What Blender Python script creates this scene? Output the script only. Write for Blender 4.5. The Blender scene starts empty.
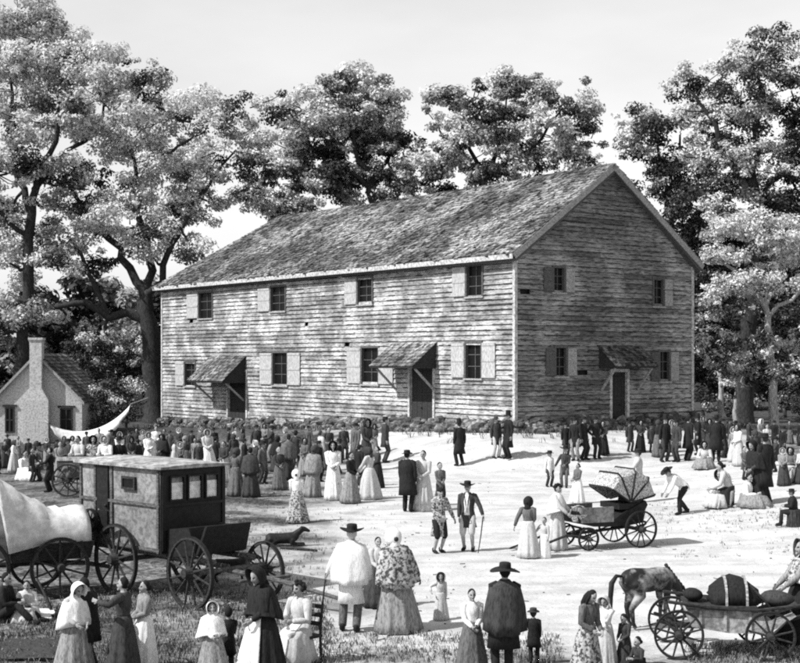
import bpy, bmesh, math, random
import numpy as np
from mathutils import Vector, Matrix, noise

S = bpy.context.scene
COL = S.collection
R = math.radians
random.seed(7)
rng = np.random.default_rng(11)

# ------------------------------------------------------------------ camera
EYE = 4.3
F = 1400.0            # focal length in photo pixels (800 px wide)
HOR = 360.0           # horizon row in the photo
cam = bpy.data.cameras.new('camera')
cam_o = bpy.data.objects.new('camera', cam)
COL.objects.link(cam_o)
cam_o.location = (0, 0, EYE)
cam_o.rotation_euler = (R(90), 0, 0)
cam.sensor_fit = 'HORIZONTAL'
cam.sensor_width = 36
cam.lens = 36 * F / 800
cam.shift_y = (HOR - 331.5) / 800
cam.clip_end = 2000
S.camera = cam_o

# ------------------------------------------------------------------ light
SUN_AZ = Vector((-0.91, -0.41, 0)).normalized()
SUN_EL = R(46)
to_sun = Vector((SUN_AZ.x * math.cos(SUN_EL), SUN_AZ.y * math.cos(SUN_EL), math.sin(SUN_EL)))
sl = bpy.data.lights.new('sun', 'SUN')
sl.energy = 4.8
sl.angle = R(0.5)
sl.color = (1, 1, 1)                    # a monochrome picture: neutral light
so = bpy.data.objects.new('sun', sl)
COL.objects.link(so)
so.rotation_euler = to_sun.to_track_quat('Z', 'Y').to_euler()
so.location = (-40, -10, 60)

W = bpy.data.worlds.new('World')
S.world = W
W.use_nodes = True
wn = W.node_tree
wn.nodes.clear()
sky = wn.nodes.new('ShaderNodeTexSky')
sky.sky_type = 'NISHITA'
sky.sun_disc = False
sky.sun_elevation = SUN_EL
sky.sun_rotation = math.atan2(SUN_AZ.x, SUN_AZ.y)
sky.air_density = 2.6
sky.dust_density = 0.2
bwn = wn.nodes.new('ShaderNodeRGBToBW')
bg = wn.nodes.new('ShaderNodeBackground')
bg.inputs['Strength'].default_value = 0.118
wo = wn.nodes.new('ShaderNodeOutputWorld')
wn.links.new(sky.outputs[0], bwn.inputs[0])
# faint uneven high cloud, a few per cent only
stc = wn.nodes.new('ShaderNodeTexCoord')
smp = wn.nodes.new('ShaderNodeMapping'); smp.inputs['Scale'].default_value = (3, 3, 9)
snz = wn.nodes.new('ShaderNodeTexNoise'); snz.inputs['Scale'].default_value = 1.6; snz.inputs['Detail'].default_value = 5
smr = wn.nodes.new('ShaderNodeMapRange')
smr.inputs['From Min'].default_value = .35; smr.inputs['From Max'].default_value = .65; smr.inputs['To Min'].default_value = .93; smr.inputs['To Max'].default_value = 1.06
smu = wn.nodes.new('ShaderNodeMath'); smu.operation = 'MULTIPLY'
wn.links.new(stc.outputs['Generated'], smp.inputs['Vector']); wn.links.new(smp.outputs[0], snz.inputs['Vector'])
wn.links.new(snz.outputs[0], smr.inputs['Value']); wn.links.new(bwn.outputs[0], smu.inputs[0]); wn.links.new(smr.outputs[0], smu.inputs[1])
wn.links.new(smu.outputs[0], bg.inputs['Color'])
wn.links.new(bg.outputs[0], wo.inputs['Surface'])

vs = S.view_settings
vs.view_transform = 'Standard'
vs.look = 'None'
vs.exposure = 0.45
vs.gamma = 1
vs.use_curve_mapping = False
S.render.engine = 'CYCLES'
S.cycles.max_bounces = 6
S.cycles.diffuse_bounces = 3
S.cycles.glossy_bounces = 2
S.cycles.transparent_max_bounces = 6
S.cycles.use_denoising = False
S.render.filter_size = 2.0
S.cycles.pixel_filter_type = 'BLACKMAN_HARRIS'
S.cycles.filter_width = 2.1

# ------------------------------------------------------------------ materials (all grey: the picture is monochrome)
_mats = {}
def mat(name, base, dark=0.55, scale=18, stretch=(1, 1, 1), rough=0.85, bump=0.0, lo=0.40, hi=0.62, big=0.0, bigscale=0.5, trans=0.0, spec=0.2, objspace=True):
    """grey procedural material: fine mottle between base*dark and base, optional large stains"""
    if name in _mats:
        return _mats[name]
    m = bpy.data.materials.new(name)
    m.use_nodes = True
    nt = m.node_tree
    N, L = nt.nodes, nt.links
    b = N['Principled BSDF']
    b.inputs['Roughness'].default_value = rough
    b.inputs['Specular IOR Level'].default_value = spec
    tc = N.new('ShaderNodeTexCoord')
    mp = N.new('ShaderNodeMapping')
    mp.inputs['Scale'].default_value = stretch
    L.new(tc.outputs['Object'], mp.inputs['Vector'])
    n1 = N.new('ShaderNodeTexNoise')
    n1.inputs['Scale'].default_value = scale
    n1.inputs['Detail'].default_value = 4
    n1.inputs['Roughness'].default_value = 0.65
    L.new(mp.outputs[0], n1.inputs['Vector'])
    mr = N.new('ShaderNodeMapRange')
    mr.inputs['From Min'].default_value = lo
    mr.inputs['From Max'].default_value = hi
    mr.inputs['To Min'].default_value = base * dark
    mr.inputs['To Max'].default_value = base
    L.new(n1.outputs[0], mr.inputs['Value'])
    out = mr.outputs[0]
    if big > 0:
        n2 = N.new('ShaderNodeTexNoise')
        n2.inputs['Scale'].default_value = bigscale
        n2.inputs['Detail'].default_value = 3
        L.new(tc.outputs['Object'], n2.inputs['Vector'])
        m2 = N.new('ShaderNodeMapRange')
        m2.inputs['From Min'].default_value = 0.42
        m2.inputs['From Max'].default_value = 0.60
        m2.inputs['To Min'].default_value = 1 - big
        m2.inputs['To Max'].default_value = 1.0
        L.new(n2.outputs[0], m2.inputs['Value'])
        mu = N.new('ShaderNodeMath')
        mu.operation = 'MULTIPLY'
        L.new(out, mu.inputs[0])
        L.new(m2.outputs[0], mu.inputs[1])
        out = mu.outputs[0]
    L.new(out, b.inputs['Base Color'])
    if bump > 0:
        bp = N.new('ShaderNodeBump')
        bp.inputs['Strength'].default_value = bump
        bp.inputs['Distance'].default_value = 0.03
        L.new(n1.outputs[0], bp.inputs['Height'])
        L.new(bp.outputs[0], b.inputs['Normal'])
    if trans > 0:
        t = N.new('ShaderNodeBsdfTranslucent')
        L.new(out, t.inputs['Color'])
        mx = N.new('ShaderNodeMixShader')
        mx.inputs[0].default_value = trans
        L.new(b.outputs[0], mx.inputs[1])
        L.new(t.outputs[0], mx.inputs[2])
        L.new(mx.outputs[0], N['Material Output'].inputs['Surface'])
    _mats[name] = m
    return m

TONES = {'black': .018, 'dark': .05, 'mid': .13, 'grey': .26, 'pale': .48, 'white': .78}
def cloth(tone):
    return mat('cloth_' + tone, TONES[tone], dark=0.40 if tone not in ('white', 'pale') else 0.72, scale=22, stretch=(1.5, 1.5, .40), bump=.3, lo=.36, hi=.56)
def cloth_pattern():
    return mat('cloth_patterned', .40, dark=.12, scale=17, bump=.3, lo=.44, hi=.54)
SKIN = mat('skin', .34, dark=.75, scale=20, rough=.6)
EYE_M = mat('eye_and_lip', .03, rough=.4)
HAIRS = {'black': mat('hair_black', .015, scale=60, stretch=(2, 2, .3)), 'brown': mat('hair_brown', .05, scale=60, stretch=(2, 2, .3)),
         'white': mat('hair_white', .6, scale=60, stretch=(2, 2, .3))}
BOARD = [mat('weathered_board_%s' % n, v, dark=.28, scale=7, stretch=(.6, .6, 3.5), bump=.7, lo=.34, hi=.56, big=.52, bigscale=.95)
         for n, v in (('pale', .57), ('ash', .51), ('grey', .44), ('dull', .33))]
BOARD_G = [mat('shaded_stained_board_%s' % n, v, dark=.16, scale=5.2, stretch=(.6, .6, 4.5), bump=.7, lo=.36, hi=.56, big=.5, bigscale=.42)  # darker than the front boards: stains plus the gable's shade painted in
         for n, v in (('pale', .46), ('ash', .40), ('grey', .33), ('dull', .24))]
LAP_SHADE = mat('board_lap_shade', .035, dark=.4, scale=9)  # dark colour painted in as the shadow line at each board lap
TRIM = mat('whitewashed_trim', .58, dark=.45, scale=9, bump=.2)
WOOD_D = mat('dark_wood', .045, dark=.4, scale=14, stretch=(1, 1, 3), bump=.4)
WOOD_M = mat('brown_wood', .13, dark=.35, scale=14, stretch=(1, 1, 3), bump=.4)
WOOD_P = mat('pale_wood', .42, dark=.4, scale=12, stretch=(1, 1, 3), bump=.4)
SHINGLE = [mat('shingle_%s' % n, v, dark=.30, scale=9, bump=.6, lo=.38, hi=.58, big=.62, bigscale=.42)
           for n, v in (('silver', .47), ('grey', .33), ('brown', .20), ('mossy', .09))]
GLASS = mat('dark_pane', .008, rough=.45, spec=.15)
IRON = mat('black_iron', .02, rough=.5)
CANVAS = mat('white_canvas', .80, dark=.72, scale=6, bump=.25, big=.15, bigscale=.9)
PAINT_B = mat('black_coach_paint', .016, dark=.5, scale=12, rough=.6, spec=.2)
PAINT_G = mat('worn_grey_paint', .30, dark=.5, scale=11, bump=.4, lo=.38, hi=.58, big=.35, bigscale=1.1)
STONE = mat('rubble_stone', .34, dark=.30, scale=5, bump=.6, big=.5, bigscale=1.3)
MASON = mat('whitewashed_masonry', .48, dark=.55, scale=11, bump=.5, lo=.36, hi=.56)
BARK = mat('bark_dark', .055, dark=.25, scale=9, stretch=(3, 3, .5), bump=.9)
BARK_P = mat('bark_pale', .50, dark=.4, scale=9, stretch=(3, 3, .5), bump=.8)
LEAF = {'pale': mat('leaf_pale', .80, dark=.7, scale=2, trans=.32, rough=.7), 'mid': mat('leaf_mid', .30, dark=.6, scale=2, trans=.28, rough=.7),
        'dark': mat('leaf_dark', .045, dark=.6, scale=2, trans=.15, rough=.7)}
FUR = mat('black_fur', .02, dark=.5, scale=30, rough=.6)
FUR_P = mat('pale_fur', .5, dark=.6, scale=30, rough=.6)
STRAW = mat('wicker', .5, dark=.25, scale=30, bump=.5, lo=.42, hi=.55)

# ------------------------------------------------------------------ mesh helper
class MB:
    def __init__(s):
        s.v, s.f, s.m = [], [], []
    def add(s, verts, faces, mi=0):
        o = len(s.v)
        s.v.extend([tuple(p) for p in verts])
        s.f.extend([tuple(i + o for i in q) for q in faces])
        s.m.extend([mi] * len(faces))
    def box(s, c, size, rot=None, mi=0):
        hx, hy, hz = [k / 2 for k in size]
        c = Vector(c)
        P = [Vector((x, y, z)) for z in (-hz, hz) for x, y in ((-hx, -hy), (hx, -hy), (hx, hy), (-hx, hy))]
        if rot is not None:
            P = [rot @ p for p in P]
        s.add([p + c for p in P], [(3, 2, 1, 0), (4, 5, 6, 7), (0, 1, 5, 4), (1, 2, 6, 5), (2, 3, 7, 6), (3, 0, 4, 7)], mi)
    def hexa(s, P, mi=0):
        """eight corners: bottom ring 0-3, top ring 4-7"""
        s.add(P, [(3, 2, 1, 0), (4, 5, 6, 7), (0, 1, 5, 4), (1, 2, 6, 5), (2, 3, 7, 6), (3, 0, 4, 7)], mi)
    def loft(s, rings, mi=0, cap=(True, True), closed=True):
        n = len(rings[0])
        o = len(s.v)
        for r in rings:
            s.v.extend([tuple(p) for p in r])
        cnt = 0
        for k in range(len(rings) - 1):
            for i in range(n if closed else n - 1):
                j = (i + 1) % n
                s.f.append((o + k * n + i, o + k * n + j, o + (k + 1) * n + j, o + (k + 1) * n + i)); cnt += 1
        if cap[0]:
            s.f.append(tuple(o + i for i in reversed(range(n)))); cnt += 1
        if cap[1]:
            s.f.append(tuple(o + (len(rings) - 1) * n + i for i in range(n))); cnt += 1
        s.m.extend([mi] * cnt)
    def tube(s, pts, rad, seg=8, mi=0, flat=None):
        """tapered tube through pts; flat = (axis vector, factor) squeezes the section along the axis; rounded ends"""
        pts = [Vector(p) for p in pts]
        if not hasattr(rad, '__len__'):
            rad = [rad] * len(pts)
        rings = []
        up = None
        for i, p in enumerate(pts):
            a = pts[max(i - 1, 0)]; b = pts[min(i + 1, len(pts) - 1)]
            d = (b - a)
            d = d.normalized() if d.length > 1e-9 else Vector((0, 0, 1))
            if up is None:
                h = Vector((0, 0, 1)) if abs(d.z) < .9 else Vector((1, 0, 0))
                up = (h - d * h.dot(d)).normalized()
            else:
                up = up - d * up.dot(d)
                up = up.normalized() if up.length > 1e-6 else d.orthogonal().normalized()
            sd = d.cross(up)
            r = rad[i]
            def ring(c, k):
                q = []
                for t in range(seg):
                    an = 2 * math.pi * t / seg
                    off = (up * math.cos(an) + sd * math.sin(an)) * (r * k)
                    if flat is not None:
                        ax, fk = flat
                        off = off - ax * (off.dot(ax) * (1 - fk))
                    q.append(c + off)
                return q
            if i == 0:
                rings.append(ring(p - d * r * .55, .55))
            rings.append(ring(p, 1))
            if i == len(pts) - 1:
                rings.append(ring(p + d * r * .55, .55))
        s.loft(rings, mi)
    def ball(s, c, r, seg=12, rows=8, rot=None, mi=0, fn=None):
        c = Vector(c)
        if not hasattr(r, '__len__'):
            r = (r, r, r)
        rings = []
        for k in range(1, rows):
            th = math.pi * k / rows
            q = []
            for t in range(seg):
                an = 2 * math.pi * t / seg
                p = Vector((math.sin(th) * math.cos(an) * r[0], math.sin(th) * math.sin(an) * r[1], -math.cos(th) * r[2]))
                if fn:
                    p = fn(p)
                if rot is not None:
                    p = rot @ p
                q.append(c + p)
            rings.append(q)
        s.loft(rings, mi)
    def lathe(s, prof, c=(0, 0, 0), seg=20, mi=0, rot=None, cap=(True, True), sx=1, sy=1):
        c = Vector(c)
        rings = []
        for r, z in prof:
            q = []
            for t in range(seg):
                an = 2 * math.pi * t / seg
                p = Vector((r * math.cos(an) * sx, r * math.sin(an) * sy, z))
                if rot is not None:
                    p = rot @ p
                q.append(c + p)
            rings.append(q)
        s.loft(rings, mi, cap)
    def mesh(s, name, smooth=False):
        me = bpy.data.meshes.new(name)
        me.from_pydata(s.v, [], s.f)
        me.polygons.foreach_set('material_index', s.m)
        bm = bmesh.new()
        bm.from_mesh(me)
        bmesh.ops.recalc_face_normals(bm, faces=bm.faces)
        bm.to_mesh(me)
        bm.free()
        me.polygons.foreach_set('use_smooth', [smooth] * len(me.polygons))
        me.update()
        return me
    def build(s, name, mats, parent=None, origin=None, smooth=False, loc=(0, 0, 0)):
        if origin is not None:
            o = Vector(origin)
            s.v = [tuple(Vector(p) - o) for p in s.v]
        me = s.mesh(name, smooth)
        for m in (mats if isinstance(mats, (list, tuple)) else [mats]):
            me.materials.append(m)
        ob = bpy.data.objects.new(name, me)
        COL.objects.link(ob)
        if parent is not None:
            ob.parent = parent
        ob.location = loc
        return ob

def tag(o, label, cat, group=None, kind=None):
    if label: o['label'] = label
    if cat: o['category'] = cat
    if group: o['group'] = group
    if kind: o['kind'] = kind
    return o

def thing(name, label, cat, loc, rz=0.0, group=None, scale=1.0):
    e = bpy.data.objects.new(name, None)
    COL.objects.link(e)
    e.empty_display_size = .2
    e.location = loc
    e.rotation_euler = (0, 0, rz)
    e.scale = (scale,) * 3
    return tag(e, label, cat, group)

# ------------------------------------------------------------------ terrain
HO = Vector((4.6, 56.0, 0))                      # near corner of the meeting house
HA = Vector((-.5896, .8077, 0))                  # along the front wall, away from us
HB = Vector((.8077, .5896, 0))                   # along the gable wall
HL, HW = 31.1, 10.3
def sstep(a, b, x):
    t = min(max((x - a) / (b - a), 0.0), 1.0)
    return t * t * (3 - 2 * t)
def wall_base(u):
    u = min(max(u, 0), HL)
    return 1.42 + (.40 - 1.42) * (u / HL)
def ground(x, y):
    z = .22 * sstep(24, 50, y)
    z += -.45 * sstep(-6, -16, x) * sstep(30, 50, y) * (1 - sstep(64, 80, y))
    z += .55 * sstep(6, 14, x) * sstep(26, 38, y)
    z += .5 * sstep(60, 90, y)
    d = Vector((x, y, 0)) - HO
    u, v = d.dot(HA), d.dot(HB)
    du = max(-u, 0, u - HL); dv = max(-v, 0, v - HW)
    dist = math.hypot(du, dv)
    if dist < 9:
        w = 1 - sstep(.8, 6.5, dist)
        z = z + (wall_base(u) - z) * w
    z += .05 * noise.noise(Vector((x * .35, y * .35, 3.1))) + .10 * noise.noise(Vector((x * .08, y * .08, 9.7)))
    return z
def ray(px, py, Y):
    return Vector(((px - 400) / F * Y, Y, EYE - (py - HOR) / F * Y))
def on_ground(px, py):
    prev = None
    Y = 10.0
    while Y < 140:
        p = ray(px, py, Y)
        g = p.z - ground(p.x, p.y)
        if g <= 0 and prev is not None:
            a, b = prev, Y
            for _ in range(18):
                m = (a + b) / 2
                q = ray(px, py, m)
                if q.z - ground(q.x, q.y) > 0: a = m
                else: b = m
            q = ray(px, py, (a + b) / 2)
            return Vector((q.x, q.y, ground(q.x, q.y)))
        prev = Y
        Y += .25
    q = ray(px, py, 100)
    return Vector((q.x, q.y, ground(q.x, q.y)))
def gpt(px, Y):
    x = (px - 400) / F * Y
    return Vector((x, Y, ground(x, Y)))

def ground_material():
    m = bpy.data.materials.new('trodden_earth')
    m.use_nodes = True
    nt = m.node_tree; N, L = nt.nodes, nt.links
    b = N['Principled BSDF']
    b.inputs['Roughness'].default_value = .95
    b.inputs['Specular IOR Level'].default_value = .05
    tc = N.new('ShaderNodeTexCoord')
    def nz(scale, detail=4, rough=.6):
        n = N.new('ShaderNodeTexNoise')
        n.inputs['Scale'].default_value = scale
        n.inputs['Detail'].default_value = detail
        n.inputs['Roughness'].default_value = rough
        L.new(tc.outputs['Object'], n.inputs['Vector'])
        return n.outputs[0]
    def mr(src, a, c, lo, hi):
        k = N.new('ShaderNodeMapRange')
        k.interpolation_type = 'SMOOTHSTEP'
        for nm, val in (('From Min', a), ('From Max', c), ('To Min', lo), ('To Max', hi)):
            k.inputs[nm].default_value = val
        L.new(src, k.inputs['Value'])
        return k.outputs[0]
    def op(o, a, c):
        k = N.new('ShaderNodeMath'); k.operation = o
        for i, q in enumerate((a, c)):
            if isinstance(q, (int, float)): k.inputs[i].default_value = q
            else: L.new(q, k.inputs[i])
        return k.outputs[0]
    sx = N.new('ShaderNodeSeparateXYZ')
    L.new(tc.outputs['Object'], sx.inputs[0])
    # grass cover: the left of the yard, thin on the right; a worn pale yard in the middle
    edge = op('ADD', sx.outputs[0], op('MULTIPLY', op('SUBTRACT', nz(.35, 5), .5), 9.0))
    left = mr(edge, -4.2, -.6, 1.0, 0.0)
    near = op('MULTIPLY', mr(op('ADD', sx.outputs[1], op('MULTIPLY', op('SUBTRACT', nz(.8), .5), 5)), 19.6, 21.2, 1.0, 0.0), .8)
    right = mr(op('ADD', sx.outputs[0], op('MULTIPLY', op('SUBTRACT', nz(.2), .5), 12)), 12.5, 16, 0.0, .9)
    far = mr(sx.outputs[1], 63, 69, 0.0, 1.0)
    cover = op('MAXIMUM', op('MAXIMUM', op('MAXIMUM', left, near), right), far)
    fine = mr(nz(7, 5, .75), .40, .60, .25, 1.0)
    grit = mr(nz(24, 3, .7), .36, .50, .45, 1.0)
    patch = mr(nz(1.1, 4), .40, .62, .82, 1.0)
    mp = N.new('ShaderNodeMapping'); mp.inputs['Rotation'].default_value = (0, 0, R(12)); mp.inputs['Scale'].default_value = (.10, 1.4, 1)
    L.new(tc.outputs['Object'], mp.inputs['Vector'])
    rn = N.new('ShaderNodeTexNoise'); rn.inputs['Scale'].default_value = 1.3; rn.inputs['Detail'].default_value = 5; L.new(mp.outputs[0], rn.inputs['Vector'])
    patch = op('MULTIPLY', patch, mr(rn.outputs[0], .34, .56, .84, 1.0))     # long trodden tracks
    dirt = op('MULTIPLY', op('MULTIPLY', patch, mr(nz(16, 4, .7), .33, .45, .62, 1.0)), .54)
    grass = op('MULTIPLY', op('MULTIPLY', op('MULTIPLY', fine, grit), mr(nz(.7, 3), .38, .62, .30, 1.0)), .28)
    mx = N.new('ShaderNodeMix'); mx.data_type = 'FLOAT'
    L.new(cover, mx.inputs[0]); L.new(dirt, mx.inputs[2]); L.new(grass, mx.inputs[3])
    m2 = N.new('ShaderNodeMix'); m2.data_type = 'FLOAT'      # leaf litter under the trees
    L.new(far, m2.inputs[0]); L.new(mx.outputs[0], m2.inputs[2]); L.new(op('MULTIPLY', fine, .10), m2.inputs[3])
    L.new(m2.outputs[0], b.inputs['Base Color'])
    bp = N.new('ShaderNodeBump'); bp.inputs['Strength'].default_value = .5; bp.inputs['Distance'].default_value = .05
    L.new(nz(9, 5, .7), bp.inputs['Height']); L.new(bp.outputs[0], b.inputs['Normal'])
    return m

def build_ground():
    xs = list(np.arange(-46, 46.01, .8)); xs = [-900, -500, -260, -150, -95, -66, -54] + xs + [54, 66, 95, 150, 260, 500, 900]
    ys = [-60, -20, 4] + list(np.arange(10, 100.01, .8)) + [106, 115, 130, 150, 190, 260, 400, 700, 1400]
    V = [(x, y, ground(x, y) if y < 100 and abs(x) < 60 else ground(max(min(x, 60), -60), min(y, 100))) for y in ys for x in xs]
    n = len(xs)
    Fc = [(j * n + i, j * n + i + 1, (j + 1) * n + i + 1, (j + 1) * n + i) for j in range(len(ys) - 1) for i in range(n - 1)]
    me = bpy.data.meshes.new('ground')
    me.from_pydata(V, [], Fc)
    me.polygons.foreach_set('use_smooth', [True] * len(Fc))
    me.materials.append(ground_material())
    o = bpy.data.objects.new('ground', me)
    COL.objects.link(o)
    tag(o, 'pale trodden yard with rough grass at left', 'ground', kind='structure')
build_ground()
# ------------------------------------------------------------------ the meeting house
EAVE, RIDGE_Z = 8.82, 12.55
def hp(u, v, z):
    p = HO + HA * u + HB * v
    return Vector((p.x, p.y, z))
def fu(px):
    k = (px - 400) / F
    return (HO.x - k * HO.y) / (k * HA.y - HA.x)
def fz(px, py):
    return EYE - (py - HOR) / F * (HO.y + HA.y * fu(px))
def gv(px):
    k = (px - 400) / F
    return (k * HO.y - HO.x) / (HB.x - k * HB.y)
def gz(px, py):
    return EYE - (py - HOR) / F * (HO.y + HB.y * gv(px))

house = thing('meeting_house', 'large two storey clapboard meeting house with shingled roof and door hoods', 'building', (HO.x, HO.y, 0))
HOr = Vector((HO.x, HO.y, 0))
rh = random.Random(5)

def front(s, out, z): return hp(s, -out, z)
def gable(s, out, z): return hp(-out, s, z)

def clapboards(mb, frame, length, z0, z1, openings, gable_fn=None, step=.205, seed=1):
    rr = random.Random(seed)
    z = z0
    while z < z1 - .02:
        h = min(step, z1 - z)
        a0, b0 = (0, length) if gable_fn is None else gable_fn(z + h * .5)
        if b0 - a0 < .15:
            break
        iv = [(a0, b0)]
        for (oa, ob, oz0, oz1) in openings:
            if oz0 < z + h * .5 < oz1:
                nv = []
                for a, b in iv:
                    if ob <= a or oa >= b: nv.append((a, b)); continue
                    if oa > a: nv.append((a, oa))
                    if ob < b: nv.append((ob, b))
                iv = nv
        for a, b in iv:
            p = a
            while p < b - .01:
                q = min(b, p + rr.uniform(1.6, 5.0))
                if b - q < .6: q = b
                tone = rr.choices((0, 1, 2, 3), (.38, .34, .2, .08))[0]
                sag0, sag1 = rr.gauss(0, .006), rr.gauss(0, .006)
                if rr.random() < .03: sag1 -= rr.uniform(.02, .05)
                ob_, ot = .060 + rr.gauss(0, .008), .014
                if rr.random() < .04: ob_ += .03
                e = .003
                P = [frame(p + e, -.01, z + sag0), frame(q - e, -.01, z + sag1), frame(q - e, ob_, z + sag1), frame(p + e, ob_, z + sag0),
                     frame(p + e, -.01, z + h + .012), frame(q - e, -.01, z + h + .012), frame(q - e, ot, z + h + .012 + sag1 * .3), frame(p + e, ot, z + h + .012 + sag0 * .3)]
                if rr.random() < .006:      # a short piece of board has gone
                    c = rr.uniform(p, max(p, q - .8)); c2 = c + rr.uniform(.25, .7)
                    for (aa, bb) in ((p, c), (min(c2, q), q)):
                        if bb - aa > .05:
                            mb.hexa([frame(aa, -.01, z), frame(bb, -.01, z), frame(bb, ob_, z), frame(aa, ob_, z), frame(aa, -.01, z + h + .012), frame(bb, -.01, z + h + .012), frame(bb, ot, z + h + .012), frame(aa, ot, z + h + .012)], tone)
                else:
                    mb.hexa(P, tone)
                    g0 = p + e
                    while g0 < q - .1:      # painted lap shade: dark strip on the lower edge, broken here and there
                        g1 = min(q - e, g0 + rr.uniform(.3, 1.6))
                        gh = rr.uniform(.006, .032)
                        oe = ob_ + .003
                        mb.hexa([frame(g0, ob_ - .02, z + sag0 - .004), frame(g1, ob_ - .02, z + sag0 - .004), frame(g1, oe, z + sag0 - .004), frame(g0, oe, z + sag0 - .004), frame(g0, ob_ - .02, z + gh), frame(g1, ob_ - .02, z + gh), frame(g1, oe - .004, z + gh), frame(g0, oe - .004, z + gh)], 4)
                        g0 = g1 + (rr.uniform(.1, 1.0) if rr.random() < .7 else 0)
                p = q
        z += h

WIN_F = [(200, 213, 293, 318, 'L'), (272, 286, 287, 311, 'L'), (359, 373, 278, 304, 'L'), (468, 483, 266, 296, 'L'),
         (186, 196, 362, 386, 'L'), (274, 288, 353, 385, 'LR'), (363, 379, 348, 384, 'LR'), (467, 482, 343, 378, 'LR')]
WIN_G = [(553, 563, 268, 292, 'LR'), (653, 662, 279, 306, 'R'), (555, 565, 348, 376, 'LR'), (659, 668, 352, 381, 'LR')]
DOOR_F = [(229, 247, 372), (411, 434, 362)]
DOOR_G = [(611, 626, 372)]
of, og = [], []
for w in WIN_F:
    pm = (w[0] + w[1]) / 2
    of.append((fu(w[1]), fu(w[0]), fz(pm, w[3]), fz(pm, w[2])))
for w in WIN_G:
    pm = (w[0] + w[1]) / 2
    og.append((gv(w[0]), gv(w[1]), gz(pm, w[3]), gz(pm, w[2])))
df, dg_ = [], []
for d in DOOR_F:
    pm = (d[0] + d[1]) / 2
    a, b = fu(d[1]), fu(d[0])
    df.append((a, b, wall_base((a + b) / 2) - .1, fz(pm, d[2])))
for d in DOOR_G:
    pm = (d[0] + d[1]) / 2
    dg_.append((gv(d[0]), gv(d[1]), 1.3, gz(pm, d[2])))

# walls
core = MB()   # solid body behind the boards
def body_ring(ins, z):
    return [hp(ins, ins, z), hp(HL - ins, ins, z), hp(HL - ins, HW - ins, z), hp(ins, HW - ins, z)]
RC = HW / 2
INS = .16
ring0 = body_ring(INS, -.4); ring1 = body_ring(INS, EAVE - .05)
core.hexa(ring0 + ring1)
gp = [hp(INS, INS, EAVE - .06), hp(INS, HW - INS, EAVE - .06), hp(INS, RC, RIDGE_Z - .16), hp(HL - 4.7, INS, EAVE - .06), hp(HL - 4.7, HW - INS, EAVE - .06), hp(HL - 4.7, RC, RIDGE_Z - .16)]
core.add(gp, [(0, 1, 2), (5, 4, 3), (0, 3, 4, 1), (1, 4, 5, 2), (2, 5, 3, 0)])
core.build('frame_wall', WOOD_D, house, HOr)

# a sheathing skin under the boards so that missing boards show dark wood, with holes at the openings
fw = MB()
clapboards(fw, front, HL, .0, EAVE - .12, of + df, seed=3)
fw.build('front_wall', BOARD + [LAP_SHADE], house, HOr)
gw = MB()
half = RC
slope = (RIDGE_Z - EAVE) / half
def gable_iv(z):
    if z < EAVE: return (0, HW)
    k = (z - EAVE) / slope
    return (k + .02, HW - k - .02)
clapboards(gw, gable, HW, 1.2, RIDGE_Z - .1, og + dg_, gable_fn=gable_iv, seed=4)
gw.build('gable_wall', BOARD_G + [LAP_SHADE], house, HOr)
bw = MB()
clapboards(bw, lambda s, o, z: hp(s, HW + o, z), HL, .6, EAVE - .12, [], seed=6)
bw.build('rear_wall', BOARD + [LAP_SHADE], house, HOr)
ew = MB()
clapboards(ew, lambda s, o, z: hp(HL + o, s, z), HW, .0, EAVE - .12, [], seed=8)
ew.build('end_wall', BOARD + [LAP_SHADE], house, HOr)
# corner boards
for (u, v) in ((-.0, -.0), (HL, 0), (0, HW)):
    c = MB()
    sz = .16
    us, vs_ = (-1 if u == 0 else 1), (-1 if v == 0 else 1)
    P = [(u - us * .06, v - vs_ * .06), (u + us * .085, v - vs_ * .06), (u + us * .085, v + vs_ * .085), (u - us * .06, v + vs_ * .085)]
    c.hexa([hp(a, b, (wall_base(u) if v == 0 else 1.4) - .35) for a, b in P] + [hp(a, b, EAVE - .1) for a, b in P])
    c.build('corner_board', TRIM, house, HOr)

# roof
def roof_pt(u, s, side, lift):
    """s = 0 eave .. 1 ridge on the front (side 0) or rear (side 1) slope; lift is normal offset"""
    over = .42
    v = -over + s * (RC + over)
    z = EAVE - over * slope + s * (RC + over) * slope
    nx = slope / math.hypot(1, slope); nz_ = 1 / math.hypot(1, slope)
    v -= nx * lift; z += nz_ * lift
    if side: v = HW - v
    z += .07 * noise.noise(Vector((u * .22, s * 1.4, 4.4 + side))) - .10 * s * math.sin(math.pi * min(max(u / 27.0, 0), 1))
    return hp(u, v, z)
HIPU = 4.6
def u_end(s): return HL + .4 - s * (HIPU + .4)
sh = MB()
NR = 32
for side in (0, 1):
    for r in range(NR):
        s0, s1 = r / NR, min((r + 1.35) / NR, 1.0)
        u = -.38
        while u < u_end(s0):
            w = rh.uniform(.11, .25) if side == 0 else .6
            u2 = min(u + w, u_end(s0) + .05)
            j = rh.gauss(0, .010)
            t0, t1 = .05 + rh.random() * .025, .012
            tone = rh.choices((0, 1, 2, 3), (.36, .32, .2, .12))[0]
            if rh.random() < .012:
                u = u2; continue
            tw = rh.gauss(0, .01)
            a0 = s0 + j
            P = [roof_pt(u, a0, side, 0), roof_pt(u2 - .008, a0 + tw * .3, side, 0), roof_pt(min(u2 - .008, u_end(s1) + .1), s1, side, -.0), roof_pt(min(u, u_end(s1) + .1), s1, side, -.0),
                 roof_pt(u, a0, side, t0), roof_pt(u2 - .008, a0 + tw * .3, side, t0 + tw), roof_pt(min(u2 - .008, u_end(s1) + .1), s1, side, t1), roof_pt(min(u, u_end(s1) + .1), s1, side, t1)]
            sh.hexa(P, tone)
            u = u2
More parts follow.
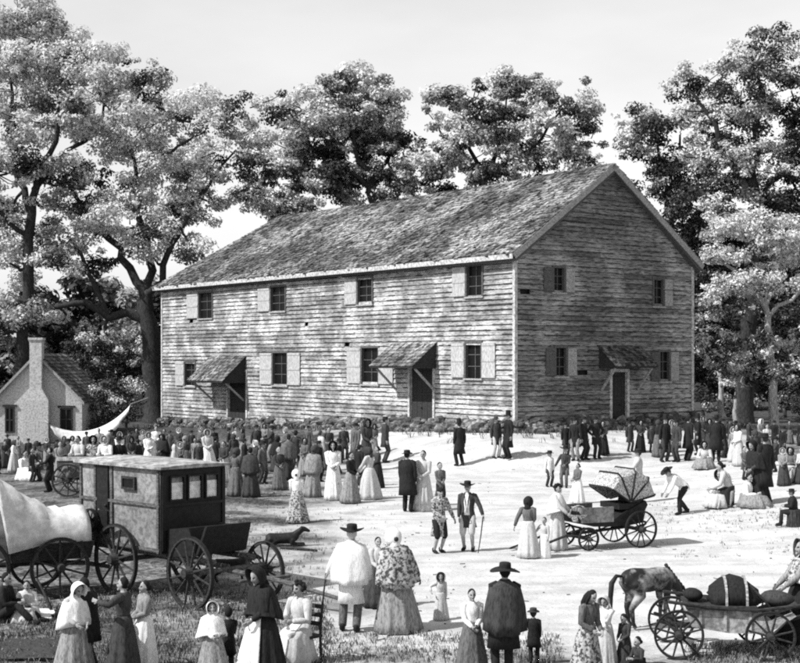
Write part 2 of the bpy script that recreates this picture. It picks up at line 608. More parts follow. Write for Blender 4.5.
# hip end
for r in range(16):
    s0, s1 = r / 16, (r + 1) / 16
    for k in range(max(1, int(26 * (1 - s0)))):
        n = max(1, int(26 * (1 - s0)))
        def hpnt(s, f, l):
            v = (-.42 + s * (RC + .42)) * (1 - f) + (HW + .42 - s * (RC + .42)) * f
            return hp(HL + .4 - s * (HIPU + .4) + l * .6, v, EAVE - .42 * slope + s * (RC + .42) * slope + l)
        f0, f1 = k / n, (k + 1) / n - .01 / n
        sh.hexa([hpnt(s0, f0, 0), hpnt(s0, f1, 0), hpnt(s1, f1, 0), hpnt(s1, f0, 0), hpnt(s0, f0, .05), hpnt(s0, f1, .05), hpnt(s1, f1, .015), hpnt(s1, f0, .015)], rh.choices((1, 2, 3), (.3, .4, .3))[0])
roof = sh.build('roof', SHINGLE, house, HOr)
deck = MB()   # solid roof boards below the shingles
A = [roof_pt(-.34, 0, 0, -.36), roof_pt(-.34, 1, 0, -.36), roof_pt(-.34, 0, 1, -.36)]
B_ = [roof_pt(u_end(0) - .05, 0, 0, -.36), roof_pt(u_end(1), 1, 0, -.36), roof_pt(u_end(0) - .05, 0, 1, -.36)]
A2 = [roof_pt(-.34, 0, 0, -.24), roof_pt(-.34, 1, 0, -.24), roof_pt(-.34, 0, 1, -.24)]
B2 = [roof_pt(u_end(0) - .05, 0, 0, -.24), roof_pt(u_end(1), 1, 0, -.24), roof_pt(u_end(0) - .05, 0, 1, -.24)]
deck.hexa([A[0], B_[0], B_[1], A[1], A2[0], B2[0], B2[1], A2[1]])
deck.hexa([A[2], B_[2], B_[1], A[1], A2[2], B2[2], B2[1], A2[1]])
deck.build('roof_deck', WOOD_M, roof, HOr - Vector((0, 0, 0)))
fa = MB()     # pale fascia and frieze along the front eave
fa.hexa([front(-.38, .47, EAVE - .50), front(HL + .4, .47, EAVE - .50), front(HL + .4, .43, EAVE - .50), front(-.38, .43, EAVE - .50),
         front(-.38, .47, EAVE - .30), front(HL + .4, .47, EAVE - .30), front(HL + .4, .43, EAVE - .30), front(-.38, .43, EAVE - .30)])
fa.hexa([front(-.05, .075, EAVE - .34), front(HL, .075, EAVE - .34), front(HL, .0, EAVE - .34), front(-.05, .0, EAVE - .34),
         front(-.05, .075, EAVE - .12), front(HL, .075, EAVE - .12), front(HL, .0, EAVE - .12), front(-.05, .0, EAVE - .12)])
fa.build('eave_board', TRIM, house, HOr)
rk = MB()     # rake boards of the gable
for side in (0, 1):
    for (u0, u1, l0, l1) in ((-.40, -.35, -.24, -.0),):
        q0, q1 = roof_pt(0, 0, side, 0), roof_pt(0, 1, side, 0)
        rk.hexa([roof_pt(u0, 0, side, l0), roof_pt(u1, 0, side, l0), roof_pt(u1, 1, side, l0), roof_pt(u0, 1, side, l0),
                 roof_pt(u0, 0, side, l1), roof_pt(u1, 0, side, l1), roof_pt(u1, 1, side, l1), roof_pt(u0, 1, side, l1)])
rk.build('rake_board', WOOD_P, house, HOr)

def fbox(mb, frame, s0, s1, o0, o1, z0, z1, mi=0):
    mb.hexa([frame(s0, o0, z0), frame(s1, o0, z0), frame(s1, o1, z0), frame(s0, o1, z0), frame(s0, o0, z1), frame(s1, o0, z1), frame(s1, o1, z1), frame(s0, o1, z1)], mi)

def window(frame, o, shut, left_is_high):
    s0, s1, z0, z1 = o
    m = MB()
    t = .09
    fbox(m, frame, s0 - t, s0, -.10, .085, z0 - .02, z1 + .1); fbox(m, frame, s1, s1 + t, -.10, .085, z0 - .02, z1 + .1)
    fbox(m, frame, s0, s1, -.10, .083, z1, z1 + .1); 
    for k in (1,):
        x = s0 + (s1 - s0) * k / 2
        fbox(m, frame, x - .018, x + .018, -.072, -.045, z0, z1)
    nrow = 3
    for k in range(1, nrow):
        z = z0 + (z1 - z0) * k / nrow
        fbox(m, frame, s0, s1, -.072, -.047, z - .016, z + .016)
    w = m.build('window', WOOD_M, house, HOr)
    p = MB()
    fbox(p, frame, s0, s1, -.10, -.075, z0, z1)
    p.build('pane', GLASS, w, HOr)
    s = MB()
    fbox(s, frame, s0 - t - .03, s1 + t + .03, -.08, .13, z0 - .09, z0 - .02)
    s.build('sill', WOOD_P, w, HOr)
    wd = (s1 - s0) * .86
    for ch in shut:
        hi = (ch == 'L') == left_is_high
        a = s1 + t + .005 if hi else s0 - t - .005 - wd
        q = MB()
        fbox(q, frame, a, a + wd, .075, .105, z0, z1)
        for (za, zb) in ((z0 + .02, z0 + .12), (z1 - .12, z1 - .02), ((z0 + z1) / 2 - .05, (z0 + z1) / 2 + .05)):
            fbox(q, frame, a + .02, a + wd - .02, .105, .125, za, zb)
        q.build('shutter', mat('faded_shutter', .46, dark=.6, scale=16, stretch=(1, 1, .4), bump=.2) if frame is front else (WOOD_P if ch == 'R' else WOOD_M), w, HOr)
for o, w in zip(of, WIN_F): window(front, o, w[4], True)
for o, w in zip(og, WIN_G): window(gable, o, w[4], False)

def door(frame, o, ajar, pale_side):
    s0, s1, z0, z1 = o
    m = MB()
    n = max(4, int((s1 - s0) / .18))
    for k in range(n):
        a = s0 + (s1 - s0) * k / n; b = s0 + (s1 - s0) * (k + 1) / n - .012
        fbox(m, frame, a, b, -.09, -.055 + .006 * (k % 2), z0, z1)
    for f in (.18, .55, .9):
        fbox(m, frame, s0 + .04, s1 - .04, -.055, -.03, z0 + (z1 - z0) * f - .06, z0 + (z1 - z0) * f + .06)
    d = m.build('door', WOOD_D, house, HOr)
    j = MB()
    fbox(j, frame, s0 - .13, s0, -.08, .09, z0, z1 + .13); fbox(j, frame, s1, s1 + .13, -.08, .09, z0, z1 + .13)
    fbox(j, frame, s0, s1, -.08, .088, z1, z1 + .13)
    j.build('door_frame', TRIM, d, HOr)
    h = MB()
    h.ball(frame((s0 + s1) / 2 + .1, -.01, z0 + 1.1), .04, 8, 6)
    h.build('handle', IRON, d, HOr)
    st = MB()
    fbox(st, frame, s0 - .25, s1 + .25, .1, .75, z0 - .5, z0 + .06)
    fbox(st, frame, s0 - .25, s1 + .25, .75, 1.2, z0 - .6, z0 - .12)
    st.build('door_step', STONE, house, HOr)
for o in df: door(front, o, 0, 0)
for o in dg_: door(gable, o, 0, 0)

def hood(frame, s0, s1, ztop, zlow, proj):
    """shed hood over a door: shingled slope on two braced brackets"""
    m = MB()
    rows = 8
    for r in range(rows):
        f0, f1 = r / rows, min((r + 1.3) / rows, 1)
        s = s0
        while s < s1 - .01:
            e = min(s1, s + rh.uniform(.10, .2))
            def P(ss, f, l): return frame(ss, proj * (1 - f) + .02 + l * .6, zlow + (ztop - zlow) * f + l * .8)
            t = .04 + rh.random() * .02
            m.hexa([P(s, f0, 0), P(e - .01, f0, 0), P(e - .01, f1, 0), P(s, f1, 0), P(s, f0, t), P(e - .01, f0, t), P(e - .01, f1, .01), P(s, f1, .01)], rh.choices((0, 1, 2, 3), (.2, .35, .3, .15))[0])
            s = e
    h = m.build('door_hood', SHINGLE, house, HOr)
    b = MB()
    b.hexa([frame(s0 + .03, proj, zlow - .06), frame(s1 - .03, proj, zlow - .06), frame(s1 - .03, .06, ztop - .06), frame(s0 + .03, .06, ztop - .06),
            frame(s0 + .03, proj, zlow - .012), frame(s1 - .03, proj, zlow - .012), frame(s1 - .03, .06, ztop - .012), frame(s0 + .03, .06, ztop - .012)])
    # closed boarded ends
    for s in (s0 + .06, s1 - .12):
        b.hexa([frame(s, proj - .05, zlow - .08), frame(s + .05, proj - .05, zlow - .08), frame(s + .05, .06, zlow - .08), frame(s, .06, zlow - .08),
                frame(s, proj - .06, zlow - .02), frame(s + .05, proj - .06, zlow - .02), frame(s + .05, .06, ztop - .1), frame(s, .06, ztop - .1)])
    b.build('hood_boards', WOOD_D, h, HOr)
    for s in (s0 + .2, s1 - .2):
        k = MB()
        k.tube([frame(s, .08, zlow - 1.0), frame(s, proj * .8, zlow - .1)], .06, 6)
        k.build('brace', WOOD_P, h, HOr)
u0, u1 = fu(438), fu(394)
hood(front, u0, u1, fz(416, 342), fz(416, 366) - .02, 1.35)
u0, u1 = fu(247), fu(211)
hood(front, u0, u1, fz(228, 356), fz(228, 380) - .05, 1.45)
hood(gable, gv(597), gv(640), gz(618, 346), gz(618, 366), 1.1)

# rubble piled along the foot of the walls
def stones(mb, frame, s0, s1, basefn, n, rr):
    for _ in range(n):
        s = rr.uniform(s0, s1)
        o = abs(rr.gauss(.25, .35)) + .05
        r = rr.uniform(.10, .30)
        c = frame(s, o, 0)
        g = ground(c.x, c.y)
        top = max(0, .55 - o * .5)
        c.z = g + rr.uniform(0, top)
        sc = Vector((r * rr.uniform(.8, 1.5), r * rr.uniform(.8, 1.3), r * rr.uniform(.55, .9)))
        rot = Matrix.Rotation(rr.uniform(0, 6.28), 3, 'Z') @ Matrix.Rotation(rr.uniform(-.4, .4), 3, 'X')
        ph = rr.uniform(0, 100)
        def f(p):
            d = 1 + .35 * noise.noise(p * (2.2 / r) + Vector((ph, 0, 0)))
            return p * d
        mb.ball(c, sc, 7, 5, rot, rr.choices((0, 1), (.6, .4))[0], f)
rs = random.Random(21)
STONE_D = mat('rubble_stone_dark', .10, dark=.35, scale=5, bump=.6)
rb = MB()
stones(rb, front, 2.2, 10.0, None, 190, rs)
stones(rb, front, 0, HL, None, 420, rs)
o_rub = rb.build('rubble_wall', [STONE, STONE_D], None)
tag(o_rub, 'low heap of loose rubble along the foot of the long lit front wall', 'rubble', 'stone footings of the meeting house')
rb = MB()
stones(rb, gable, 0, HW, None, 230, rs)
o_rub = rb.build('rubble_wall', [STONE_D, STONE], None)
tag(o_rub, 'low heap of dark rubble along the foot of the shaded gable wall', 'rubble', 'stone footings of the meeting house')

# ------------------------------------------------------------------ cottage at the left
CY = 71.0
def cp(px, py, dy=0): return ray(px, py, CY) + Vector((0, dy, 0))
xa, xl, xr = ray(38, 352, CY).x, ray(-7, 400, CY).x, ray(82, 400, CY).x
xa = (xl + xr) / 2
ze, zt = ray(0, 400, CY).z, ray(0, 354, CY).z
zb = ground(xa, CY) - .2
cot = thing('cottage', 'small pale cottage with steep dark roof and white end chimney', 'building', (xa, CY, 0))
CO = Vector((xa, CY, 0))
m = MB()
dl = 5.6
m.add([(xl, CY, zb), (xr, CY, zb), (xr, CY, ze), (xa, CY, zt), (xl, CY, ze), (xl, CY + dl, zb), (xr, CY + dl, zb), (xr, CY + dl, ze), (xa, CY + dl, zt), (xl, CY + dl, ze)],
      [(0, 1, 2, 3, 4), (9, 8, 7, 6, 5), (1, 6, 7, 2), (5, 0, 4, 9), (2, 7, 8, 3), (3, 8, 9, 4)])
m.build('wall', MASON, cot, CO)
m = MB()
ov = .22
for sx_ in (-1, 1):
    ex = xl if sx_ < 0 else xr
    dx = (ex - xa); sl_ = (ze - zt) / abs(dx)
    for r in range(14):
        f0, f1 = 1.07 - r * 1.07 / 14, max(1.07 - (r + 1.25) * 1.07 / 14, 0)
        y = CY - ov
        while y < CY + dl + ov:
            y2 = y + rh.uniform(.3, .5)
            tk = .06
            def Q(f, yy, l): return (xa + dx * f + sx_ * l * .5, yy, zt + (ze - zt) * f + l + .02)
            m.hexa([Q(f0, y, 0), Q(f0, y2 - .01, 0), Q(f1, y2 - .01, 0), Q(f1, y, 0), Q(f0, y, tk), Q(f0, y2 - .01, tk), Q(f1, y2 - .01, .015), Q(f1, y, .015)], rh.choices((1, 2, 3), (.25, .4, .35))[0])
            y = y2
m.build('roof', SHINGLE, cot, CO)
m = MB()
for sx_ in (-1, 1):
    ex = xl if sx_ < 0 else xr
    dx = (ex - xa) * 1.07; dz = (ze - zt) * 1.07
    m.hexa([(xa, CY - ov - .03, zt - .10), (xa + dx, CY - ov - .03, zt + dz - .10), (xa + dx, CY - ov + .02, zt + dz - .10), (xa, CY - ov + .02, zt - .10),
            (xa, CY - ov - .03, zt + .06), (xa + dx, CY - ov - .03, zt + dz + .06), (xa + dx, CY - ov + .02, zt + dz + .06), (xa, CY - ov + .02, zt + .06)])
m.build('rake_board', WOOD_P, cot, CO)
m = MB()   # exterior chimney: broad foot, shoulders, tall stack
x0, x1 = ray(26, 400, CY).x, ray(51, 400, CY).x
y0, y1 = ray(32, 350, CY).x, ray(44, 350, CY).x
zs, zc = ray(0, 400, CY).z, ray(0, 388, CY).z
ztop = ray(0, 340, CY).z
m.loft([[(x0, CY - .55, zb), (x1, CY - .55, zb), (x1, CY + .02, zb), (x0, CY + .02, zb)], [(x0, CY - .55, zs), (x1, CY - .55, zs), (x1, CY + .02, zs), (x0, CY + .02, zs)],
        [(y0, CY - .5, zc), (y1, CY - .5, zc), (y1, CY + .02, zc), (y0, CY + .02, zc)], [(y0, CY - .48, ztop), (y1, CY - .48, ztop), (y1, CY + .02, ztop), (y0, CY + .02, ztop)]])
m.box(((y0 + y1) / 2, CY - .23, ztop + .05), (y1 - y0 + .12, .62, .12))
m.build('chimney', MASON, cot, CO)
for (pa, pb, ya, yb) in ((6, 14, 408, 432), (61, 72, 409, 430)):
    a, b = ray(pa, ya, CY), ray(pb, yb, CY)
    w = MB()
    for k in (0, 1, 2):
        x = a.x + (b.x - a.x) * k / 2
        w.box((x, CY - .02, (a.z + b.z) / 2), (.07, .1, a.z - b.z))
    for k in (0, 1, 2):
        z = b.z + (a.z - b.z) * k / 2
        w.box(((a.x + b.x) / 2, CY - .022, z), (b.x - a.x + .07, .09, .07))
    wo_ = w.build('window', WOOD_D, cot, CO)
    g = MB(); g.box(((a.x + b.x) / 2, CY - .005, (a.z + b.z) / 2), (b.x - a.x, .04, a.z - b.z)); g.build('pane', GLASS, wo_, CO)
    t = MB(); t.box(((a.x + b.x) / 2, CY - .05, a.z + .12), (b.x - a.x + .3, .1, .1)); t.build('lintel', WOOD_D, wo_, CO)
# ------------------------------------------------------------------ trees
def leaf_mesh(name, centres, radii, tones, per, size, flat=.62, up=.55, fine=1.0):
    """centres (n,3), radii (n,), tones (n,) -> one mesh of leaf-sized faces spread through the clumps"""
    n = len(centres)
    per, size = per * 2.1 * fine, size * .66
    cnt = np.maximum(20, (per * (np.array(radii) / .75) ** 2)).astype(int)
    idx = np.repeat(np.arange(n), cnt)
    T = len(idx)
    d = rng.normal(size=(T, 3)); d /= np.linalg.norm(d, axis=1)[:, None]
    rad = rng.uniform(.45, 1.08, T)[:, None]
    C = np.asarray(centres)[idx]; Rr = np.asarray(radii)[idx][:, None]
    pos = C + d * rad * Rr * np.array([1, 1, flat])
    nrm = d * .9 + np.array([0, 0, up]) + rng.normal(size=(T, 3)) * .42
    nrm /= np.linalg.norm(nrm, axis=1)[:, None]
    t = rng.normal(size=(T, 3)); t -= nrm * (t * nrm).sum(1)[:, None]; t /= np.linalg.norm(t, axis=1)[:, None]
    b = np.cross(nrm, t)
    L = rng.uniform(.55, 1.25, T)[:, None] * size
    Wd = L * rng.uniform(.45, .75, T)[:, None]
    fold = nrm * (L * rng.uniform(-.25, .05, T)[:, None])
    V = np.empty((T, 4, 3))
    V[:, 0] = pos - t * L * .5; V[:, 1] = pos + b * Wd * .5 + fold * .3; V[:, 2] = pos + t * L * .5 + fold; V[:, 3] = pos - b * Wd * .5 + fold * .3
    me = bpy.data.meshes.new(name)
    me.vertices.add(T * 4); me.vertices.foreach_set('co', V.reshape(-1))
    me.loops.add(T * 4); me.loops.foreach_set('vertex_index', np.arange(T * 4, dtype=np.int32))
    me.polygons.add(T)
    me.polygons.foreach_set('loop_start', np.arange(0, T * 4, 4, dtype=np.int32))
    tn = np.asarray(tones)[idx]
    jit = rng.random(T)
    tn = np.where(jit < .10, np.minimum(tn + 1, 2), np.where(jit > .93, np.maximum(tn - 1, 0), tn))
    me.polygons.foreach_set('material_index', tn.astype(np.int32))
    me.update(calc_edges=True)
    me.validate()
    for k in ('pale', 'mid', 'dark'):
        me.materials.append(LEAF[k])
    return me

def wob(pts, amp, rr):
    """subdivide and wobble a limb path"""
    out = [pts[0]]
    for (a, ra), (b, rb_) in zip(pts[:-1], pts[1:]):
        L = (b - a).length
        for k in range(1, 4):
            f = k / 3
            j = Vector((rr.gauss(0, 1), rr.gauss(0, 1), rr.gauss(0, .6))) * (amp * L * (.0 if k == 3 else 1))
            out.append((a.lerp(b, f) + j, ra + (rb_ - ra) * f))
    return out

def tree(name, label, Y, trunk, limbs, clumps, size=.30, per=95, sub=.8, bark=None, group=None, seed=1, dens=1.0, depthk=.8, depth_off=0):
    rr = random.Random(seed)
    sc = F / Y
    b0 = trunk[0]
    base = Vector(((b0[0] - 400) / F * Y, Y, 0)); base.z = ground(base.x, base.y)
    root = thing(name, label, 'tree', base, 0, group)
    mb = MB()
    nodes = []
    tp = [(base - Vector((0, 0, .3)), b0[2] * 1.35), (base + Vector((0, 0, .5)), b0[2])]
    for (px, py, r) in trunk[1:]:
        tp.append((ray(px, py, Y), r))
    tp = wob(tp, .03, rr)
    mb.tube([p for p, r in tp], [r for p, r in tp], 12)
    nodes += [(p, r) for p, r in tp[len(tp) // 2:]]
    for l in limbs:
        pts = [(ray(px, py, Y + dy) , r) for (px, py, dy, r) in l]
        pts = wob(pts, .06, rr)
        mb.tube([p for p, r in pts], [r for p, r in pts], 8)
        nodes += pts[2:]
    cs, rads, tones = [], [], []
    for (px, py, rx, ry, tw) in clumps:
        dy = rr.uniform(-1, 1) * 1.2 + depth_off
        c = ray(px, py, Y + dy)
        mx, mz = rx / sc * 1.18, ry / sc * 1.45
        my = max(mx * depthk, 1.2)
        near = min(nodes, key=lambda q: (q[0] - c).length)
        if (near[0] - c).length > .8:
            mid = near[0].lerp(c, .55) + Vector((rr.gauss(0, .2), rr.gauss(0, .2), -.25))
            r0 = min(near[1] * .6, .13)
            pts = wob([(near[0], r0), (mid, r0 * .7), (c, r0 * .35)], .07, rr)
            mb.tube([p for p, r in pts], [r for p, r in pts], 6)
            nodes += pts[3:]
        n = max(4, int(dens * 3.1 * mx * mz * (my * .6 + .6) / (sub ** 2)))
        for _ in range(n):
            while True:
                q = Vector((rr.uniform(-1, 1), rr.uniform(-1, 1), rr.uniform(-1, 1)))
                if q.length <= 1: break
            q = q * (.55 + .45 * q.length) if q.length < .5 else q
            spill = rr.random() < .28          # loose sprays beyond the clump soften its outline
            if spill: q = q * rr.uniform(1.15, 1.55)
            p = c + Vector((q.x * mx, q.y * my, q.z * mz))
            if p.z < ground(p.x, p.y) + .3: continue
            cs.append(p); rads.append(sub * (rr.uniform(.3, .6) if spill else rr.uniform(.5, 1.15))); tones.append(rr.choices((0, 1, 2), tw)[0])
            if rr.random() < .35:
                e = c.lerp(p, .3)
                mb.tube([e, e.lerp(p, .6) + Vector((0, 0, -.1)), p], [.045, .03, .015], 5)
    mb.build('trunk', bark or BARK, root, base, smooth=True)
    me = leaf_mesh('crown', [tuple(p - base) for p in cs], rads, tones, per, size)
    o = bpy.data.objects.new('crown', me)
    COL.objects.link(o); o.parent = root
    return root

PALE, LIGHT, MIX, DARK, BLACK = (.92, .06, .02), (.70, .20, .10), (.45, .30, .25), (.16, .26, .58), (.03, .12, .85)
# great spreading tree beside the house
tree('spreading_tree', 'great spreading tree with thick forked trunk at the left house corner', 84.5,
     [(155, 430, .68), (154, 385, .60), (151, 335, .56), (144, 300, .45)],
     [[(150, 325, 0, .34), (128, 312, -.3, .28), (108, 318, -.6, .24), (86, 302, -1, .19), (52, 308, -1.4, .14), (18, 300, -1.6, .09)],
      [(108, 317, -.6, .2), (96, 290, -.8, .15), (84, 262, -.8, .12), (70, 240, -.8, .09)],
      [(145, 300, 0, .32), (130, 268, .2, .25), (108, 238, .4, .2), (82, 205, .8, .14), (60, 170, 1, .09)],
      [(147, 300, 0, .30), (148, 255, .3, .24), (140, 205, .2, .18), (132, 150, 0, .11)],
      [(150, 310, 0, .28), (163, 265, -.4, .2), (182, 228, -.6, .15), (206, 190, -.4, .1), (236, 150, 0, .06)],
      [(151, 160, -.5, .10), (178, 146, -.6, .09), (205, 132, -.7, .06)]],
     [(150, 80, 24, 16, DARK), (118, 70, 26, 16, PALE), (120, 105, 36, 18, PALE), (165, 120, 30, 14, PALE), (205, 112, 28, 14, LIGHT), (245, 110, 30, 12, DARK), (262, 130, 18, 16, LIGHT),
      (225, 150, 36, 18, PALE), (165, 155, 36, 16, PALE), (245, 172, 28, 16, DARK), (190, 180, 36, 16, PALE), (130, 150, 30, 18, LIGHT), (130, 190, 32, 18, LIGHT),
      (215, 205, 34, 14, PALE), (165, 210, 34, 16, LIGHT), (250, 200, 18, 12, LIGHT), (180, 236, 26, 12, PALE), (130, 228, 32, 16, PALE), (92, 190, 30, 18, DARK), (95, 235, 30, 16, PALE), (150, 255, 22, 10, LIGHT),
      (60, 250, 30, 16, LIGHT), (80, 268, 26, 12, DARK), (30, 268, 30, 14, LIGHT), (30, 312, 26, 9, DARK), (62, 322, 26, 9, LIGHT), (200, 248, 18, 8, LIGHT), (104, 262, 22, 9, DARK), (108, 336, 22, 9, LIGHT)],
     seed=11, dens=.85, sub=.95, size=.34)
tree('shade_tree', 'tall pale leaved tree rising above the cottage at the far left', 84,
     [(20, 430, .40), (22, 330, .36), (28, 240, .32), (32, 200, .26)],
     [[(30, 210, 0, .24), (18, 180, .3, .18), (8, 130, .4, .13), (10, 75, .4, .08)],
      [(32, 200, 0, .24), (42, 165, -.3, .18), (58, 130, -.4, .14), (56, 90, -.4, .09), (70, 60, -.3, .05)],
      [(34, 190, 0, .2), (60, 160, .5, .14), (90, 130, .8, .1), (112, 92, .8, .06)],
      [(58, 118, -.4, .1), (74, 92, -.5, .07)],
      [(26, 235, 0, .16), (4, 215, -.5, .12), (-20, 200, -.6, .1)]],
     [(18, 12, 28, 14, PALE), (52, 24, 26, 14, PALE), (-8, 30, 26, 18, PALE), (36, 42, 34, 14, PALE), (78, 46, 20, 14, PALE), (6, 62, 28, 14, PALE), (48, 70, 30, 14, PALE), (98, 66, 24, 14, PALE),
      (20, 92, 34, 16, PALE), (70, 98, 26, 12, DARK), (100, 100, 26, 14, PALE), (-14, 100, 24, 16, LIGHT), (46, 126, 34, 14, PALE), (4, 134, 28, 14, PALE), (88, 132, 26, 12, PALE),
      (24, 165, 32, 14, DARK), (66, 166, 24, 10, PALE), (-10, 172, 26, 16, LIGHT), (14, 205, 28, 14, LIGHT), (52, 205, 26, 10, PALE), (-12, 225, 26, 16, LIGHT), (40, 235, 26, 10, LIGHT), (4, 258, 26, 12, PALE), (4, 300, 22, 12, LIGHT), (-16, 330, 20, 12, DARK)],
     seed=12, dens=1.0, sub=.95, size=.34)
# trees behind the ridge
tree('oak_tree', 'rounded dark centred tree rising behind the left half of the roof ridge', 98,
     [(378, 420, .5), (376, 230, .42), (372, 170, .3)],
     [[(374, 185, 0, .22), (355, 150, 0, .15), (345, 110, 0, .09), (352, 78, 0, .05)], [(374, 180, 0, .2), (392, 150, .5, .13), (400, 125, .5, .07)], [(372, 190, 0, .18), (330, 165, .4, .12), (300, 130, .4, .07)]],
     [(352, 74, 22, 14, LIGHT), (330, 92, 22, 14, LIGHT), (378, 92, 20, 14, LIGHT), (344, 108, 30, 14, LIGHT), (302, 118, 22, 14, LIGHT), (390, 116, 18, 14, LIGHT), (318, 132, 28, 14, LIGHT), (366, 130, 28, 14, LIGHT),
      (292, 152, 26, 14, LIGHT), (335, 156, 32, 14, MIX), (385, 152, 28, 14, DARK), (410, 160, 22, 14, MIX), (296, 182, 28, 14, MIX), (345, 182, 34, 14, DARK), (395, 182, 30, 14, MIX), (300, 210, 30, 14, LIGHT), (430, 185, 18, 12, MIX), (278, 205, 16, 14, MIX)],
     seed=13, sub=1.0, size=.40, per=100, group=None, dens=1.1)
tree('elm_tree', 'broad lobed tree rising behind the right half of the roof ridge', 96,
     [(484, 420, .5), (483, 220, .4), (484, 172, .28)],
     [[(484, 180, 0, .2), (470, 150, 0, .13), (458, 112, 0, .07)], [(484, 178, 0, .2), (498, 150, .3, .14), (506, 105, .3, .07), (508, 84, .3, .04)], [(486, 175, 0, .16), (530, 150, .2, .12), (560, 112, 0, .07)]],
     [(446, 98, 18, 14, LIGHT), (472, 106, 22, 14, DARK), (508, 86, 20, 12, LIGHT), (528, 96, 22, 14, MIX), (564, 94, 20, 12, MIX), (580, 112, 16, 14, MIX), (436, 124, 16, 12, MIX), (500, 116, 26, 12, MIX), (548, 118, 26, 12, LIGHT),
      (460, 136, 28, 12, LIGHT), (510, 140, 28, 12, PALE), (560, 140, 28, 11, LIGHT), (470, 162, 28, 12, MIX), (532, 160, 32, 11, DARK), (572, 160, 26, 11, MIX), (440, 160, 22, 14, LIGHT), (590, 142, 12, 12, MIX), (500, 172, 24, 10, LIGHT)],
     seed=14, sub=.95, size=.38, per=100, dens=1.1)
# right of the house
tree('ash_tree', 'smaller tree with upright limbs directly behind the gable peak', 84,
     [(672, 420, .38), (670, 240, .3), (668, 185, .2)],
     [[(669, 190, 0, .15), (660, 160, 0, .1), (650, 128, 0, .06)], [(669, 190, 0, .15), (676, 160, 0, .1), (680, 135, 0, .06)]],
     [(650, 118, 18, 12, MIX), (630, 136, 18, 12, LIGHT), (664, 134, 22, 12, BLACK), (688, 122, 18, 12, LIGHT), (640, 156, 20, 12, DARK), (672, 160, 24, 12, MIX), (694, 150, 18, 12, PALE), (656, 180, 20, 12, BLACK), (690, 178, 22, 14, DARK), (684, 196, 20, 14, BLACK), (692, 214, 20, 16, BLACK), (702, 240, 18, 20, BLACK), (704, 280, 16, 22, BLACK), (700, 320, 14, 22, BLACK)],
     seed=15, sub=.85, size=.33, per=100, dens=1.2)
tree('walnut_tree', 'tallest dark tree with layered crown at the right edge', 74,
     [(744, 432, .5), (748, 330, .44), (752, 220, .36), (752, 150, .22)],
     [[(752, 200, 0, .25), (728, 160, 0, .17), (705, 110, 0, .1), (685, 88, 0, .06)], [(752, 170, 0, .2), (760, 110, .3, .13), (758, 60, .3, .07)], [(752, 210, 0, .2), (790, 170, .4, .14), (815, 120, .4, .08)], [(750, 240, 0, .2), (720, 210, -.5, .13), (700, 190, -.5, .08)]],
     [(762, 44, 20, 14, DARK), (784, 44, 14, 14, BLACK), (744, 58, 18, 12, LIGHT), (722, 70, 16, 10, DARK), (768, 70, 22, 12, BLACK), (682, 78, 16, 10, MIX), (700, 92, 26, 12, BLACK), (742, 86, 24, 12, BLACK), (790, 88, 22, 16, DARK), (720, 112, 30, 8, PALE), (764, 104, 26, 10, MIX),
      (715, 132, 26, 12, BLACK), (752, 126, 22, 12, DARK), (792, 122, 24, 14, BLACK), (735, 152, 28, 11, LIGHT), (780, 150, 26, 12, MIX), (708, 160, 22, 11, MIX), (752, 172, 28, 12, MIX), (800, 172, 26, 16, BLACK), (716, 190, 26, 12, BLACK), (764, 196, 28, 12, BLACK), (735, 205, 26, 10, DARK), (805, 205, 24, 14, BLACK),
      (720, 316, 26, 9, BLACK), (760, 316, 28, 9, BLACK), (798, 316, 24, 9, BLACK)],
     seed=16, sub=.72, size=.29, per=100, dens=1.15)
tree('maple_tree', 'pale leaved tree with whitish trunk in front of the dark right wood', 66,
     [(774, 424, .24), (773, 390, .2), (770, 340, .17), (764, 300, .13)],
     [[(766, 310, 0, .12), (740, 280, 0, .09), (718, 250, 0, .05)], [(766, 305, 0, .12), (775, 270, 0, .09), (780, 235, 0, .05)], [(766, 320, 0, .1), (800, 290, 0, .08), (815, 250, 0, .05)]],
     [(725, 228, 22, 12, PALE), (752, 224, 22, 10, PALE), (782, 232, 20, 12, PALE), (806, 236, 16, 14, PALE), (716, 252, 16, 8, LIGHT), (742, 254, 20, 10, MIX), (770, 258, 20, 10, MIX), (800, 262, 20, 10, LIGHT), (718, 288, 20, 8, PALE), (748, 284, 22, 9, PALE), (780, 284, 22, 9, PALE), (808, 288, 18, 9, LIGHT),
      (722, 306, 18, 7, LIGHT), (756, 306, 18, 6, MIX), (724, 344, 22, 9, MIX), (756, 350, 22, 9, MIX), (790, 344, 22, 9, LIGHT), (730, 366, 22, 9, MIX), (764, 370, 18, 8, DARK), (796, 366, 18, 9, MIX), (812, 330, 16, 12, MIX)],
     seed=17, sub=.55, size=.26, per=110, dens=1.5, bark=BARK_P)
for (px, Yd, hpx, rm, lab, sd) in ((720, 69, 392, .16, 'thin pale trunked sapling close to the right house corner', 31), (735, 70, 396, .12, 'thin pale trunked sapling between the house corner and maple', 32)):
    tree('sapling', lab, Yd, [(px, 428, rm), (px + 1, 400, rm * .85), (px - 1, 372, rm * .6)], [], [(px - 4, 366, 13, 8, DARK), (px + 8, 376, 12, 8, MIX), (px, 354, 13, 8, DARK)], seed=sd, sub=.5, size=.22, per=90, bark=BARK_P)
